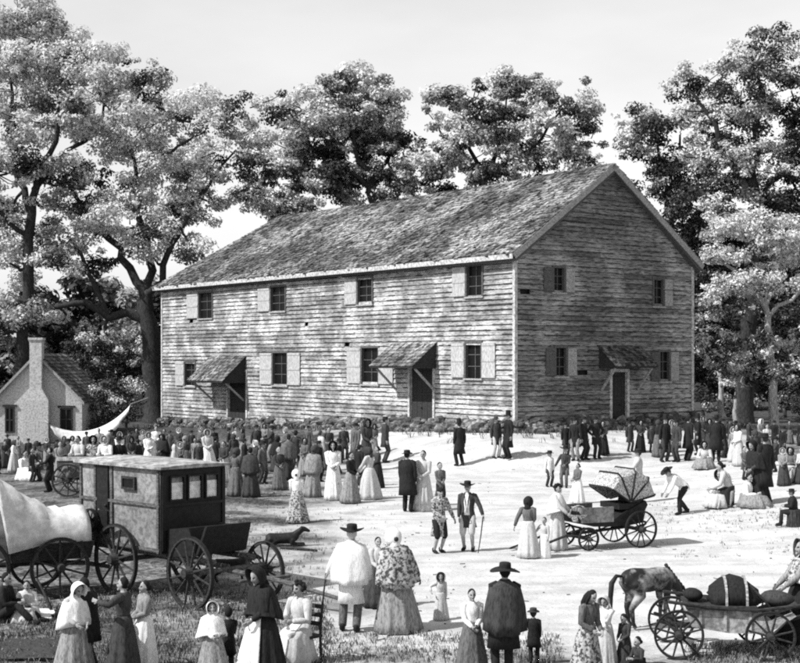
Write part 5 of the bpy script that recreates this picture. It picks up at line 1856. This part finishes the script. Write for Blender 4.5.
grass_patch('grass', 'weeds growing among the rubble along the house wall', foot, 420, .20, .3, 6)
def foot2(r):
    p = gable(r.uniform(-1, HW + 3), abs(r.gauss(.8, .6)) + .1, 0); return (400 + p.x / p.y * F, HOR + (EYE - ground(p.x, p.y)) / p.y * F)
grass_patch('grass', 'weeds growing along the foot of the gable wall', foot2, 200, .20, .2, 7)
# ------------------------------------------------------------------ the people
_sd = [0]
def MAN(coat='black', legs='dark', hat=None, **k):
    _sd[0] += 1; return dict(k='m', coat=coat, legs=legs, hat=hat, sd=_sd[0] % 3, **k)
def BOY(coat='dark', legs='mid', hat=None, **k):
    _sd[0] += 1; return dict(k='b', coat=coat, legs=legs, hat=hat, sd=_sd[0] % 3, **k)
def WOM(top='dark', skirt='mid', hat=None, **k):
    _sd[0] += 1; return dict(k='w', top=top, skirt=skirt, hat=hat, sd=_sd[0] % 3, **k)
def GIRL(top='pale', skirt='pale', hat=None, **k):
    _sd[0] += 1; return dict(k='g', top=top, skirt=skirt, hat=hat, sd=_sd[0] % 3, **k)

# foreground, left to right
person(2, 622, 572, MAN('black', 'black', None, pose='sitground', haircol='black'), 80, 'person in black seated at the left edge facing the picnic cloth')
person(27, 619, 580, WOM('white', 'pale', None, pose='sitground', haircol='black', shawl='pale', low=-.2), 10, 'woman in white shawl seated on the pale cloth with dark hair')
person(75, 676, 582, WOM('pale', 'grey', 'bonnet', hatcol='white', shawl='white', pose='lookdown'), 40, 'woman in long white shawl and bonnet left of the coach wheel')
person(92, 674, 578, MAN('black', 'dark', None, pose='lookdown', len=.30, haircol='black'), -110, 'man in black coat standing close against the white shawled woman')
person(123, 676, 577, WOM('dark', 'dark', None, pose='raise', haircol='black', wide=.85), -100, 'woman in dark gown with one arm raised below the coach')
person(142, 668, 580, WOM('grey', 'white', None, pose='clasp', haircol='black', wide=.9), -60, 'woman in grey bodice and white skirt behind the dark gowned woman')
person(214, 682, 602, WOM('white', 'grey', 'bonnet', hatcol='white', pose='clasp', shawl='white', low=-.1), 20, 'woman in white bonnet and white shawl below the tall wheel')
person(228, 676, 606, BOY('black', 'dark', None, pose='clasp', haircol='black'), 200, 'dark clad child beside the white bonneted woman under the wheel')
f7 = person(263, 682, 567, WOM('black', 'black', 'hood', hatcol='black', pose='lookdown', apron='white', shawl='black', low=-.1, sw=.95), -48, 'large figure in black hood and gown with a white apron')
f8 = person(302, 662, 580, WOM('pale', 'pale', None, pose='sitchair', hair='curly', haircol='black', apron='white', wide=.9), -40, 'woman with bushy black hair and pale dress seated on a chair')
f9 = person(350, 632, 523, MAN('white', 'mid', 'wide', pose='cane', shawl='white', low=.0, sw=1.05, haircol='white', len=.42, beard=False), 176, 'man with broad black hat, white cape and cane seen from behind')
f11 = person(377, 607, 537, WOM('pale', 'dark', None, pose='clasp', haircol='black'), 20, 'dark haired woman facing us between the caped man and patterned shawl')
f10 = person(398, 632, 529, WOM('dark', 'grey', 'bonnet', hatcol='white', pose='leadr', shawl='pattern', low=.02, sw=1.12, wide=1.02), 196, 'woman in white bonnet and wide patterned shawl seen from behind')
person(441, 620, 572, GIRL('pale', 'pale', 'bonnet', hatcol='grey', pose='childr', shawl=None, wide=.75), 10, 'little girl in pale dress holding hands with the patterned shawl woman')
person(472, 672, 588, WOM('white', 'mid', None, pose='clasp', haircol='black', apron=None, wide=.85), 10, 'woman with dark hair and white blouse beside the stout dark coated man')
person(502, 676, 561, MAN('black', 'black', 'flop', pose='clasp', len=.46, fat=1.2, flare=.6, haircol='black', shawl='dark', low=.14, sw=.98), 185, 'stout man in long black coat and floppy black hat seen from behind')
person(534, 664, 607, BOY('black', 'black', 'low', pose='childl', hatcol='dark', fat=1.1), 170, 'small boy in black suit and hat reaching up to the stout man')
person(586, 680, 589, WOM('mid', 'pattern', None, pose='lookdown', hair='long', haircol='black', shawl=None, wide=.9), 40, 'woman with long black hair in the group near the pony')
person(606, 668, 595, WOM('white', 'pale', 'bonnet', hatcol='pale', pose='cradle', haircol='black', wide=.75), -30, 'woman in white blouse facing the long haired woman near the pony')
person(624, 668, 614, GIRL('dark', 'dark', None, pose='lookdown', haircol='black', wide=.8), -50, 'small dark child at the right end of the group near the pony')
person(640, 671, 636, GIRL('dark', 'black', None, pose='sitground', haircol='black'), -60, 'smallest child sitting on the ground left of the open wagon wheel')
person(799, 645, 540, WOM('grey', 'black', 'bonnet', hatcol='dark', pose='carry', shawl='pattern', low=-.1, haircol='black'), -80, 'woman in dark skirt cut by the right edge behind the open wagon')

# chair and stick of the seated woman, cane of the caped man
M8 = f8.matrix_basis if False else (Matrix.Translation(f8.location) @ Matrix.Rotation(f8.rotation_euler.z, 4, 'Z') @ Matrix.Scale(f8.scale.x, 4))
ch = thing('chair', 'ladder back wooden chair under the bushy haired woman', 'chair', f8.location, f8.rotation_euler.z, None, f8.scale.x)
for x, y in ((-.2, -.18), (.2, -.18)):
    m = MB(); m.tube([(x, y, 0), (x, y, .42)], .022, 7); m.build('leg', WOOD_D, ch)
for x in (-.2, .2):
    m = MB(); m.tube([(x, .24, 0), (x, .22, .44), (x, .28, .98)], [.024, .024, .02], 7); m.build('leg', WOOD_D, ch)
m = MB(); m.box((0, .02, .42), (.46, .46, .04)); m.build('seat', WOOD_D, ch)
m = MB()
for z in (.60, .74, .88): m.box((0, .235 + (z - .44) * .11, z), (.40, .02, .07))
m.build('backrest', WOOD_D, ch)
p = hand_pt(f9, 'cane', 'l')
rod('cane', (p.x - .10, p.y - .02, ground(p.x - .1, p.y)), p + Vector((.02, 0, .08)), .018, WOOD_D, 'dark walking cane in the hand of the white caped man', 'cane')

# middle of the yard
person(408, 512, 449, MAN('black', 'black', 'low', pose='rest', fat=1.28, len=.42, flare=.6, haircol='black'), 165, 'stout man in black coat standing alone at the middle of the yard')
person(424, 511, 450, WOM('pale', 'pale', None, pose='clasp', apron='pale', haircol='black', wide=.8), -20, 'woman in pale blouse close to the right of the stout man')
person(441, 505, 462, BOY('mid', 'black', None, pose='clasp', haircol='black', len=.5), 20, 'child in dark smock above the two boys in the middle')
person(438, 553, 486, MAN('pattern', 'black', 'cap', pose='leadl', len=.44, hatcol='black', breeches=True), 30, 'boy in patterned long jacket holding the hand of the straw hatted youth')
m5 = person(468, 551, 480, MAN('dark', 'pale', 'wide', pose='cane', vest='white', hatcol='black', breeches=True, len=.30), -12, 'youth in open coat, pale breeches and wide hat with a stick')
p = hand_pt(m5, 'cane', 'l')
rod('walking_stick', p + Vector((-.03, -.02, .04)), (p.x - .14, p.y - .1, ground(p.x - .14, p.y - .1)), .015, WOOD_D, 'short stick held by the youth in the wide hat', 'stick')
person(460, 466, 418, MAN('black', 'black', 'top', pose='rest', len=.44), -150, 'man in black and tall hat alone left of the bright house corner')
person(496, 458, 416, MAN('dark', 'pale', 'low', pose='rest', hatcol='dark'), 30, 'man in pale trousers just left of the bright house corner')
person(508, 459, 410, MAN('black', 'black', 'top', pose='stand', len=.46), -60, 'tall man in black just under the bright house corner')
person(385, 463, 416, MAN('dark', 'dark', 'low', pose='stand', len=.30), 100, 'slim dark man standing below the middle door')
person(366, 470, 419, WOM('dark', 'dark', 'bonnet', hatcol='black', pose='clasp', wide=.75), 40, 'woman in dark gown and bonnet left of the slim dark man')
person(355, 466, 422, MAN('mid', 'dark', 'low', pose='rest'), -40, 'man in medium grey coat behind the wide skirted women')
person(370, 499, 447, WOM('pale', 'pale', 'bonnet', hatcol='dark', pose='carry', wide=1.15, haircol='black'), -120, 'woman in very wide pale skirt nearest the middle of the yard')
person(350, 503, 452, WOM('black', 'grey', None, pose='clasp', wide=.95, haircol='black'), 60, 'woman in black bodice and grey skirt facing the wide pale skirt')
person(334, 500, 441, WOM('white', 'white', 'bonnet', hatcol='black', pose='clasp', wide=.7), 10, 'slender woman in long white dress and black bonnet')
person(312, 497, 445, WOM('grey', 'grey', 'bonnet', hatcol='dark', pose='rest', shawl='grey', wide=.8), 160, 'woman in grey shawl and grey skirt left of the white dress')
person(298, 523, 470, WOM('white', 'pattern', 'bonnet', hatcol='white', pose='clasp', wide=.95, apron=None), 185, 'woman in white blouse and striped skirt alone on the grass')
person(287, 480, 434, WOM('dark', 'dark', None, pose='clasp', wide=.7, shawl='mid', haircol='black'), -160, 'woman in dark shawl behind the striped skirt')
person(271, 463, 425, MAN('dark', 'grey', 'low', pose='talk', hatcol='black'), -80, 'man in dark coat with one arm out near the left door')
person(262, 484, 440, BOY('mid', 'dark', 'low', pose='rest'), 60, 'boy in medium grey jacket between the left door and coach')
person(251, 497, 447, WOM('dark', 'dark', None, pose='rest', wide=.85, haircol='black', shawl='dark'), 170, 'woman in dark shawl standing just right of the coach roof')
person(236, 496, 448, WOM('mid', 'mid', 'bonnet', hatcol='dark', pose='clasp', wide=.85), 150, 'woman in medium grey gown touching the right side of the coach')
person(322, 470, 430, WOM('pale', 'mid', None, pose='talk', wide=.8), 120, 'woman in pale blouse farther back than the white dress')
person(345, 460, 424, BOY('dark', 'dark', 'cap', pose='stand'), 10, 'boy in dark cap by the rubble below the left lower window')

m6 = person(529, 558, 497, WOM('mid', 'pale', 'bonnet', hatcol='black', pose='leadl', wide=.85, haircol='black'), 160, 'woman with dark bonnet and pale skirt left of the buggy')
person(544, 558, 517, GIRL('pale', 'white', None, pose='childr', wide=.8), -30, 'child in white frock between the two pale women by the buggy')
m8 = person(557, 550, 484, WOM('pale', 'pale', None, pose='carry', wide=.75, shawl='white', low=-.1, haircol='black', hair='curly'), 60, 'tall woman in pale gown with bushy dark hair holding a basket')
a = hand_pt(m8, 'carry', 'l'); b = hand_pt(m8, 'carry', 'r'); c_ = (a + b) / 2
m = MB(); prof = [(.02, -.10), (.14, -.10), (.20, .03), (.22, .06), (.20, .06), (.17, .02), (.12, -.075), (.02, -.075)]
m.lathe(prof, seg=18, sy=.8)
bk = m.build('basket', STRAW, None, None, False, c_ + Vector((.16, .0, -.02))); tag(bk, 'shallow basket held by the tall pale gowned woman', 'basket')
h = MB(); h.tube([(.2 * math.cos(t), 0, .05 + .2 * math.sin(t)) for t in [math.pi * i / 10 for i in range(11)]], .014, 6); h.build('handle', STRAW, bk)
person(549, 487, 450, BOY('white', 'dark', 'low', pose='rest'), 30, 'boy in white shirt and round hat above the buggy shafts')
person(564, 488, 445, BOY('dark', 'mid', 'wide', pose='leadr'), -20, 'boy in dark jacket touching the white shirted boy')
person(577, 503, 463, WOM('mid', 'white', None, pose='clasp', wide=.9, haircol='black'), -60, 'woman in medium grey bodice and white skirt above the buggy front')
person(638, 503, 448, MAN('pale', 'black', 'low', pose='talk', vest='white', len=.24), -100, 'person in pale jacket and hat standing behind the buggy hood')
person(683, 514, 466, MAN('white', 'black', 'wide', pose='bend', len=.12), -70, 'man in white shirt and wide hat bending forward alone')
person(576, 461, 417, MAN('black', 'grey', 'low', pose='stand', hatcol='black'), -30, 'man in black with grey trousers left of the gable door')
person(584, 460, 416, MAN('black', 'black', 'low', pose='rest'), 60, 'man in black close beside the grey trousered man')
person(597, 459, 416, MAN('black', 'black', 'low', pose='akimbo', len=.30), 20, 'man in black with hands on hips left of the gable door')

# right hand gathering
person(664, 462, 414, MAN('black', 'dark', 'top', pose='rest', len=.40), 30, 'man in black tall hat leftmost of the right gathering')
person(677, 462, 419, MAN('dark', 'dark', 'low', pose='stand'), -60, 'man in dark coat second from the left of the right gathering')
person(687, 461, 415, MAN('black', 'black', 'low', pose='talk', len=.42), 120, 'man in black holding out an arm under the right house corner')
person(698, 455, 413, MAN('black', 'black', 'top', pose='stand', len=.46), -100, 'tall hatted man just right of the house corner')
person(705, 468, 441, WOM('pale', 'grey', 'bonnet', hatcol='dark', pose='sitground'), -20, 'woman in pale blouse sitting before the tall hatted men')
person(716, 462, 414, MAN('black', 'black', 'wide', pose='rest', len=.46, fat=1.2), 170, 'broad man in black before the pale saplings')
person(724, 458, 418, MAN('black', 'dark', 'low', pose='rest'), 60, 'man in black coat directly right of the broad man')
person(733, 462, 427, GIRL('grey', 'pale', 'bonnet', hatcol='pale', pose='stand', wide=.8), -30, 'girl in pale skirt and bonnet right of the broad man')
person(740, 466, 424, WOM('white', 'pale', 'bonnet', hatcol='dark', pose='clasp', wide=.8), -70, 'woman in white blouse behind the seated pale women')
person(721, 506, 469, WOM('white', 'pale', 'bonnet', hatcol='dark', pose='sitground', wide=.9), -30, 'woman in white sitting on the ground leftmost of the seated pair')
person(731, 507, 462, WOM('pale', 'black', None, pose='kneel', haircol='black', wide=.8), -100, 'woman in black skirt kneeling close behind the seated white woman')
person(746, 507, 473, WOM('white', 'grey', None, pose='sitground', wide=1.0, haircol='black'), 50, 'woman in white blouse sitting at the feet of the dark standing pair')
person(757, 505, 440, WOM('dark', 'black', 'bonnet', hatcol='black', pose='lookdown', wide=.85, shawl='black', low=-.05), -60, 'tall woman in black shawl standing over the seated women')
person(765, 505, 432, MAN('black', 'black', 'low', pose='rest', len=.46), -150, 'man in long black coat behind the tall black shawled woman')
person(775, 449, 420, MAN('black', 'black', 'low', pose='rest'), -30, 'man in black at the foot of the pale maple trunk')
person(760, 452, 419, WOM('grey', 'dark', 'bonnet', hatcol='white', pose='clasp', wide=.75), 40, 'woman in white bonnet left of the man by the maple')
person(750, 450, 420, MAN('dark', 'mid', 'low', pose='talk'), 80, 'man in dark coat and medium grey trousers left of the white bonnet')
person(790, 444, 421, WOM('dark', 'mid', None, pose='rest', wide=.8, haircol='black'), -20, 'woman in dark bodice far back at the right edge')
person(799, 446, 421, MAN('black', 'dark', 'low', pose='rest'), -60, 'man in black far back cut by the right edge')
person(792, 482, 447, WOM('mid', 'pale', 'bonnet', hatcol='black', pose='sitchair', wide=.8), -50, 'woman with black bonnet seated on a box at the right edge')
person(800, 484, 448, WOM('pale', 'dark', None, pose='clasp', wide=.8, haircol='black'), -60, 'woman in pale blouse and dark skirt beside the seated one at right edge')
person(794, 526, 488, MAN('black', 'black', 'low', pose='sitchair', fat=1.15), -100, 'man in black hunched on a stump at the right edge')
st_ = MB(); st_.lathe([(.22, 0), (.20, .1), (.19, .42), (.02, .44)], seg=14)
q_ = on_ground(795, 526); stump = st_.build('tree_stump', BARK, None, None, False, (q_.x, q_.y, q_.z - .02)); tag(stump, 'low tree stump under the hunched man at the right edge', 'stump')
q_ = on_ground(793, 481); st_ = MB(); st_.box((0, 0, .20), (.5, .4, .40))
for z in (.06, .34): st_.box((0, 0, z), (.54, .44, .05))
bx_ = st_.build('wooden_box', WOOD_M, None, None, False, q_); tag(bx_, 'wooden box used as a seat at the right edge', 'box')
person(705, 449, 416, WOM('dark', 'dark', 'bonnet', hatcol='grey', pose='clasp', wide=.75), 10, 'woman in dark gown and grey bonnet behind the tall hatted men')
person(670, 452, 420, WOM('grey', 'dark', 'bonnet', hatcol='pale', pose='clasp', wide=.75), 10, 'woman in pale bonnet peeping between the two leftmost men')
person(640, 452, 420, WOM('dark', 'black', 'bonnet', hatcol='black', pose='clasp', wide=.75), -10, 'woman in black standing right of the gable door')
person(652, 453, 423, BOY('dark', 'black', 'low', pose='rest'), 20, 'boy in dark clothes standing below the right gable window')

# people in the farm wagon under the awning
for (px, k, dd_, fc_, lab) in ((80, 0, WOM('pale', 'mid', None, haircol='black', pose='sitchair'), -30, 'woman in pale blouse leftmost in the farm wagon'),
                            (93, 1, WOM('pattern', 'dark', 'bonnet', hatcol='black', pose='sitchair', shawl='pattern', low=-.1), 10, 'woman in patterned shawl and black bonnet in the farm wagon'),
                            (107, 2, WOM('white', 'white', 'bonnet', hatcol='pale', pose='sitchair'), -20, 'woman all in white in the farm wagon'),
                            (118, 3, MAN('black', 'dark', 'wide', pose='sitchair'), 30, 'man in black hat rightmost in the farm wagon')):
    at = gpt(px, FY); at.y = FY - .08 + .12 * (k % 2); at.z = fc.z + .56
    person(px, 0, 0, dd_, fc_, lab, 'people seated in the farm wagon', at=at, height=1.28)

# crowd at the left: front row, then rows behind
CROWD = [
 # px, feet, head, outfit, facing, label
 (4, 468, 441, WOM('dark', 'dark', None, pose='clasp', haircol='black'), 40, 'dark woman first from the left edge in the crowd'),
 (13, 472, 440, WOM('white', 'pale', 'bonnet', hatcol='dark', pose='clasp', wide=.8), 90, 'woman with dark bonnet and white blouse second from the left edge'),
 (23, 480, 450, WOM('white', 'white', None, pose='sitground', haircol='black'), 60, 'woman in white sitting on the ground above the wagon cover'),
 (32, 482, 448, BOY('dark', 'dark', None, pose='talk', haircol='black'), 70, 'boy in dark suit between the white woman and the black coated man'),
 (40, 481, 442, BOY('mid', 'dark', 'wide', pose='rest', hatcol='black'), -30, 'boy in wide black hat in front of the chimney foot'),
 (50, 492, 447, MAN('black', 'black', None, pose='talk', haircol='black', len=.44), -85, 'man in black coat reaching left above the white wagon cover'),
 (60, 482, 441, WOM('grey', 'grey', None, pose='clasp', wide=.8), 20, 'woman in grey gown behind the reaching man'),
 (68, 478, 438, MAN('dark', 'dark', 'low', pose='rest'), -60, 'man in dark coat between the grey woman and farm wagon'),
 (131, 474, 437, WOM('dark', 'grey', 'bonnet', hatcol='dark', pose='clasp', wide=.9), 30, 'woman in dark bodice just right of the farm wagon'),
 (139, 472, 439, MAN('black', 'black', 'wide', pose='rest', len=.44), -120, 'man in black with wide hat over the coach roof left end'),
 (150, 472, 432, WOM('white', 'white', 'bonnet', hatcol='white', pose='clasp', wide=.95), 10, 'woman all in white in front of the great trunk'),
 (162, 473, 434, WOM('black', 'black', 'bonnet', hatcol='black', pose='lookdown', wide=1.1, shawl='black'), -40, 'woman all in black right of the white woman by the trunk'),
 (174, 468, 440, WOM('pale', 'pale', None, pose='talk', wide=.7), 110, 'woman in pale dress leaning between two dark women'),
 (186, 472, 436, WOM('dark', 'mid', 'bonnet', hatcol='grey', pose='clasp', wide=.9), 170, 'woman in dark bodice above the coach windows'),
 (196, 470, 438, WOM('grey', 'grey', None, pose='rest', wide=.75), -20, 'woman in grey between the dark bodice and the pale skirt'),
 (209, 472, 429, WOM('pale', 'white', 'bonnet', hatcol='white', pose='clasp', wide=.95), 20, 'woman in white bonnet and skirt above the coach roof right end'),
 (217, 470, 436, MAN('black', 'dark', 'low', pose='rest'), 150, 'man in black close right of the white bonneted woman'),
 (225, 482, 441, WOM('dark', 'pale', None, pose='clasp', haircol='black', wide=.8), -30, 'woman in dark bodice and pale skirt at the coach corner'),
 (143, 462, 430, WOM('grey', 'dark', 'bonnet', hatcol='pale', pose='clasp', wide=.7), -10, 'woman in pale bonnet behind the wide hatted man'),
 (128, 462, 430, MAN('dark', 'dark', 'low', pose='rest'), 20, 'man in dark coat behind the end of the awning'),
 (156, 460, 426, WOM('white', 'grey', None, pose='clasp', wide=.7), 10, 'woman in white blouse at the very foot of the trunk'),
 (170, 461, 430, MAN('mid', 'dark', 'low', pose='rest', hatcol='dark'), 40, 'man in medium grey coat right behind the pale leaning woman'),
 (180, 458, 428, WOM('dark', 'dark', 'bonnet', hatcol='white', pose='clasp', wide=.7), -20, 'woman in dark gown and white bonnet near the house wall'),
 (192, 458, 430, MAN('dark', 'dark', 'wide', pose='rest'), 30, 'man in dark coat and wide hat near the house wall'),
 (201, 456, 427, WOM('mid', 'mid', 'bonnet', hatcol='pale', pose='clasp', wide=.7), -30, 'woman in medium grey gown close to the house wall'),
 (228, 456, 428, MAN('dark', 'mid', 'low', pose='rest'), 90, 'man in dark jacket left of the left door step'),
 (243, 458, 428, WOM('dark', 'grey', 'bonnet', hatcol='dark', pose='clasp', wide=.75), -70, 'woman in grey skirt standing before the left door'),
 (256, 462, 424, MAN('dark', 'grey', 'low', pose='rest', hatcol='black'), 20, 'man in dark coat and grey trousers right of the left door'),
 (286, 462, 427, WOM('mid', 'dark', 'bonnet', hatcol='pale', pose='clasp', wide=.7), -60, 'woman in pale bonnet by the rubble right of the left door'),
 (72, 466, 436, WOM('pale', 'pale', 'bonnet', hatcol='dark', pose='clasp', wide=.7), 10, 'woman in pale gown behind the left end of the farm wagon'),
 (46, 466, 438, WOM('dark', 'grey', 'bonnet', hatcol='white', pose='clasp', wide=.7), -10, 'woman in white bonnet close to the chimney foot'),
 (28, 465, 438, MAN('dark', 'mid', 'low', pose='rest'), 40, 'man in dark coat beneath the cottage chimney'),
 (-3, 474, 444, MAN('black', 'black', 'low', pose='rest'), 70, 'man in black cut by the left edge of the crowd'),
 (18, 462, 436, WOM('grey', 'grey', None, pose='clasp', wide=.7, haircol='black'), -20, 'woman in grey below the left cottage window'),
 (120, 466, 432, WOM('white', 'mid', 'bonnet', hatcol='white', pose='clasp', wide=.7), 20, 'woman in white bonnet behind the farm wagon right end'),
 (100, 462, 428, WOM('grey', 'dark', None, pose='clasp', wide=.7, haircol='black'), 0, 'woman in grey blouse beneath the middle of the awning'),
 (112, 461, 429, MAN('dark', 'dark', 'wide', pose='rest'), -30, 'man in dark wide hat beneath the right half of the awning'),
 (88, 462, 431, MAN('mid', 'dark', 'low', pose='rest'), 30, 'man in medium grey coat beneath the left half of the awning'),
]
CROWD += [
 (234, 468, 434, WOM('dark', 'dark', 'bonnet', hatcol='dark', pose='rest', wide=.8), 200, 'woman in dark gown and dark bonnet above the coach corner'),
 (244, 474, 438, MAN('black', 'mid', 'low', pose='talk'), 100, 'man in black jacket gesturing right of the coach roof'),
 (256, 478, 440, WOM('dark', 'mid', 'bonnet', hatcol='white', pose='clasp', wide=.85), -60, 'woman in white bonnet and medium grey skirt right of the gesturing man'),
 (276, 472, 436, WOM('black', 'dark', 'bonnet', hatcol='black', pose='rest', wide=.8, shawl='black'), 150, 'woman in black shawl and bonnet below the left door step'),
 (280, 490, 446, GIRL('dark', 'mid', None, pose='clasp', wide=.8, haircol='black'), 20, 'girl in dark bodice near the woman in dark shawl'),
 (296, 468, 430, MAN('dark', 'dark', 'wide', pose='akimbo'), 170, 'man in wide hat with hands on hips seen from behind'),
 (304, 476, 438, WOM('mid', 'grey', 'bonnet', hatcol='dark', pose='clasp', wide=.85), -40, 'woman in grey skirt right of the man with hands on hips'),
 (318, 482, 440, MAN('black', 'black', 'low', pose='rest', len=.44), 60, 'man in long black coat left of the slender white dress'),
 (328, 462, 427, WOM('dark', 'dark', None, pose='rest', wide=.75, haircol='black'), 10, 'dark gowned woman by the rubble left of the boy in cap'),
 (309, 456, 425, MAN('mid', 'dark', 'low', pose='stand'), -20, 'man in medium grey coat close to the wall below the left lower window'),
 (340, 474, 438, BOY('black', 'dark', 'low', pose='talk'), -100, 'boy in black coat behind the grey skirted woman'),
 (359, 486, 444, MAN('black', 'dark', 'low', pose='rest'), 140, 'man in black between the two wide skirted women'),
 (378, 488, 446, WOM('dark', 'black', None, pose='clasp', wide=.75, haircol='black'), -80, 'woman in black just right of the widest pale skirt'),
 (374, 456, 424, WOM('mid', 'grey', 'bonnet', hatcol='dark', pose='clasp', wide=.75), 20, 'woman in grey skirt near the rubble left of the middle door'),
 (265, 452, 424, WOM('grey', 'dark', 'bonnet', hatcol='dark', pose='clasp', wide=.7), -20, 'woman in grey shawl close to the wall right of the left door'),
 (215, 458, 427, MAN('black', 'dark', 'wide', pose='rest'), 10, 'man in black wide hat close to the wall under the left hood'),
 (236, 455, 427, WOM('pale', 'mid', None, pose='clasp', wide=.7, haircol='black'), 40, 'bareheaded woman in pale blouse at the left door step'),
 (136, 458, 428, WOM('dark', 'dark', 'bonnet', hatcol='dark', pose='clasp', wide=.75), 0, 'woman in dark bonnet left of the great trunk foot'),
 (148, 456, 427, MAN('dark', 'mid', 'low', pose='rest'), 30, 'man in dark coat leaning towards the great trunk'),
 (164, 458, 429, WOM('dark', 'mid', None, pose='clasp', wide=.75, haircol='black'), -30, 'bareheaded dark woman at the house corner by the trunk'),
 (8, 460, 434, MAN('dark', 'dark', 'wide', pose='rest'), 10, 'man in wide hat below the left cottage window'),
 (36, 470, 441, WOM('dark', 'mid', 'bonnet', hatcol='dark', pose='clasp', wide=.75), 70, 'woman in dark bonnet in front of the chimney'),
 (57, 468, 439, MAN('black', 'dark', 'low', pose='rest'), -40, 'man in black right of the chimney foot'),
 (64, 464, 436, WOM('dark', 'dark', 'bonnet', hatcol='grey', pose='clasp', wide=.7), 10, 'woman in grey bonnet below the right cottage window'),
 (199, 476, 440, BOY('dark', 'mid', 'cap', pose='rest'), 20, 'boy in cap between the two women above the coach roof'),
 (180, 474, 442, GIRL('mid', 'dark', 'bonnet', hatcol='pale', pose='clasp', wide=.8), -20, 'girl in pale bonnet above the middle of the coach roof'),
]
RIGHT = [
 (710, 452, 419, WOM('black', 'dark', 'bonnet', hatcol='black', pose='clasp', wide=.75), -10, 'woman in black bonnet and gown under the saplings'),
 (730, 448, 418, MAN('dark', 'dark', 'wide', pose='rest'), 20, 'man in wide hat between the saplings and the maple'),
 (736, 454, 420, MAN('black', 'black', 'low', pose='stand', len=.44), 160, 'man in long black coat with his back turned near the maple'),
 (767, 456, 424, WOM('pale', 'mid', None, pose='clasp', wide=.75, haircol='black'), 10, 'bareheaded woman in pale blouse under the maple'),
 (782, 458, 426, BOY('black', 'dark', 'low', pose='rest'), -40, 'boy in black hat right of the maple trunk'),
 (755, 468, 430, WOM('dark', 'grey', 'bonnet', hatcol='dark', pose='rest', wide=.8), 190, 'woman in dark bonnet with her back turned above the seated group'),
 (745, 480, 446, BOY('mid', 'dark', None, pose='clasp', haircol='black'), 20, 'bareheaded boy above the seated white bloused women'),
 (776, 472, 436, MAN('dark', 'black', 'wide', pose='talk'), -90, 'man in wide hat reaching left at the far right'),
 (784, 486, 448, WOM('grey', 'dark', 'bonnet', hatcol='pale', pose='clasp', wide=.8), -30, 'woman in pale bonnet left of the woman seated on the box'),
 (630, 452, 421, MAN('dark', 'dark', 'low', pose='rest'), 30, 'man in dark coat right in front of the gable door'),
 (604, 455, 421, WOM('dark', 'black', 'bonnet', hatcol='dark', pose='clasp', wide=.75), -20, 'woman in dark bonnet at the left jamb of the gable door'),
 (566, 456, 422, MAN('black', 'dark', 'wide', pose='rest'), 20, 'man in wide hat below the left gable windows'),
 (658, 457, 420, WOM('black', 'mid', 'bonnet', hatcol='dark', pose='rest', wide=.75), 160, 'woman in medium grey skirt with her back turned left of the tall hat'),
]
for (px, fy, ty, d, fcg, lab) in RIGHT:
    person(px, fy, ty, d, fcg, lab, 'people gathered by the gable and the right hand trees')
for (px, fy, ty, d, fcg, lab) in CROWD:
    person(px, fy, ty, d, fcg, lab, 'people crowded before the left end of the house')
for L_, h_, s_, y_ in PEOPLE:
    if h_ > 2.05 or h_ < .8: print('HEIGHT', h_, y_, L_)
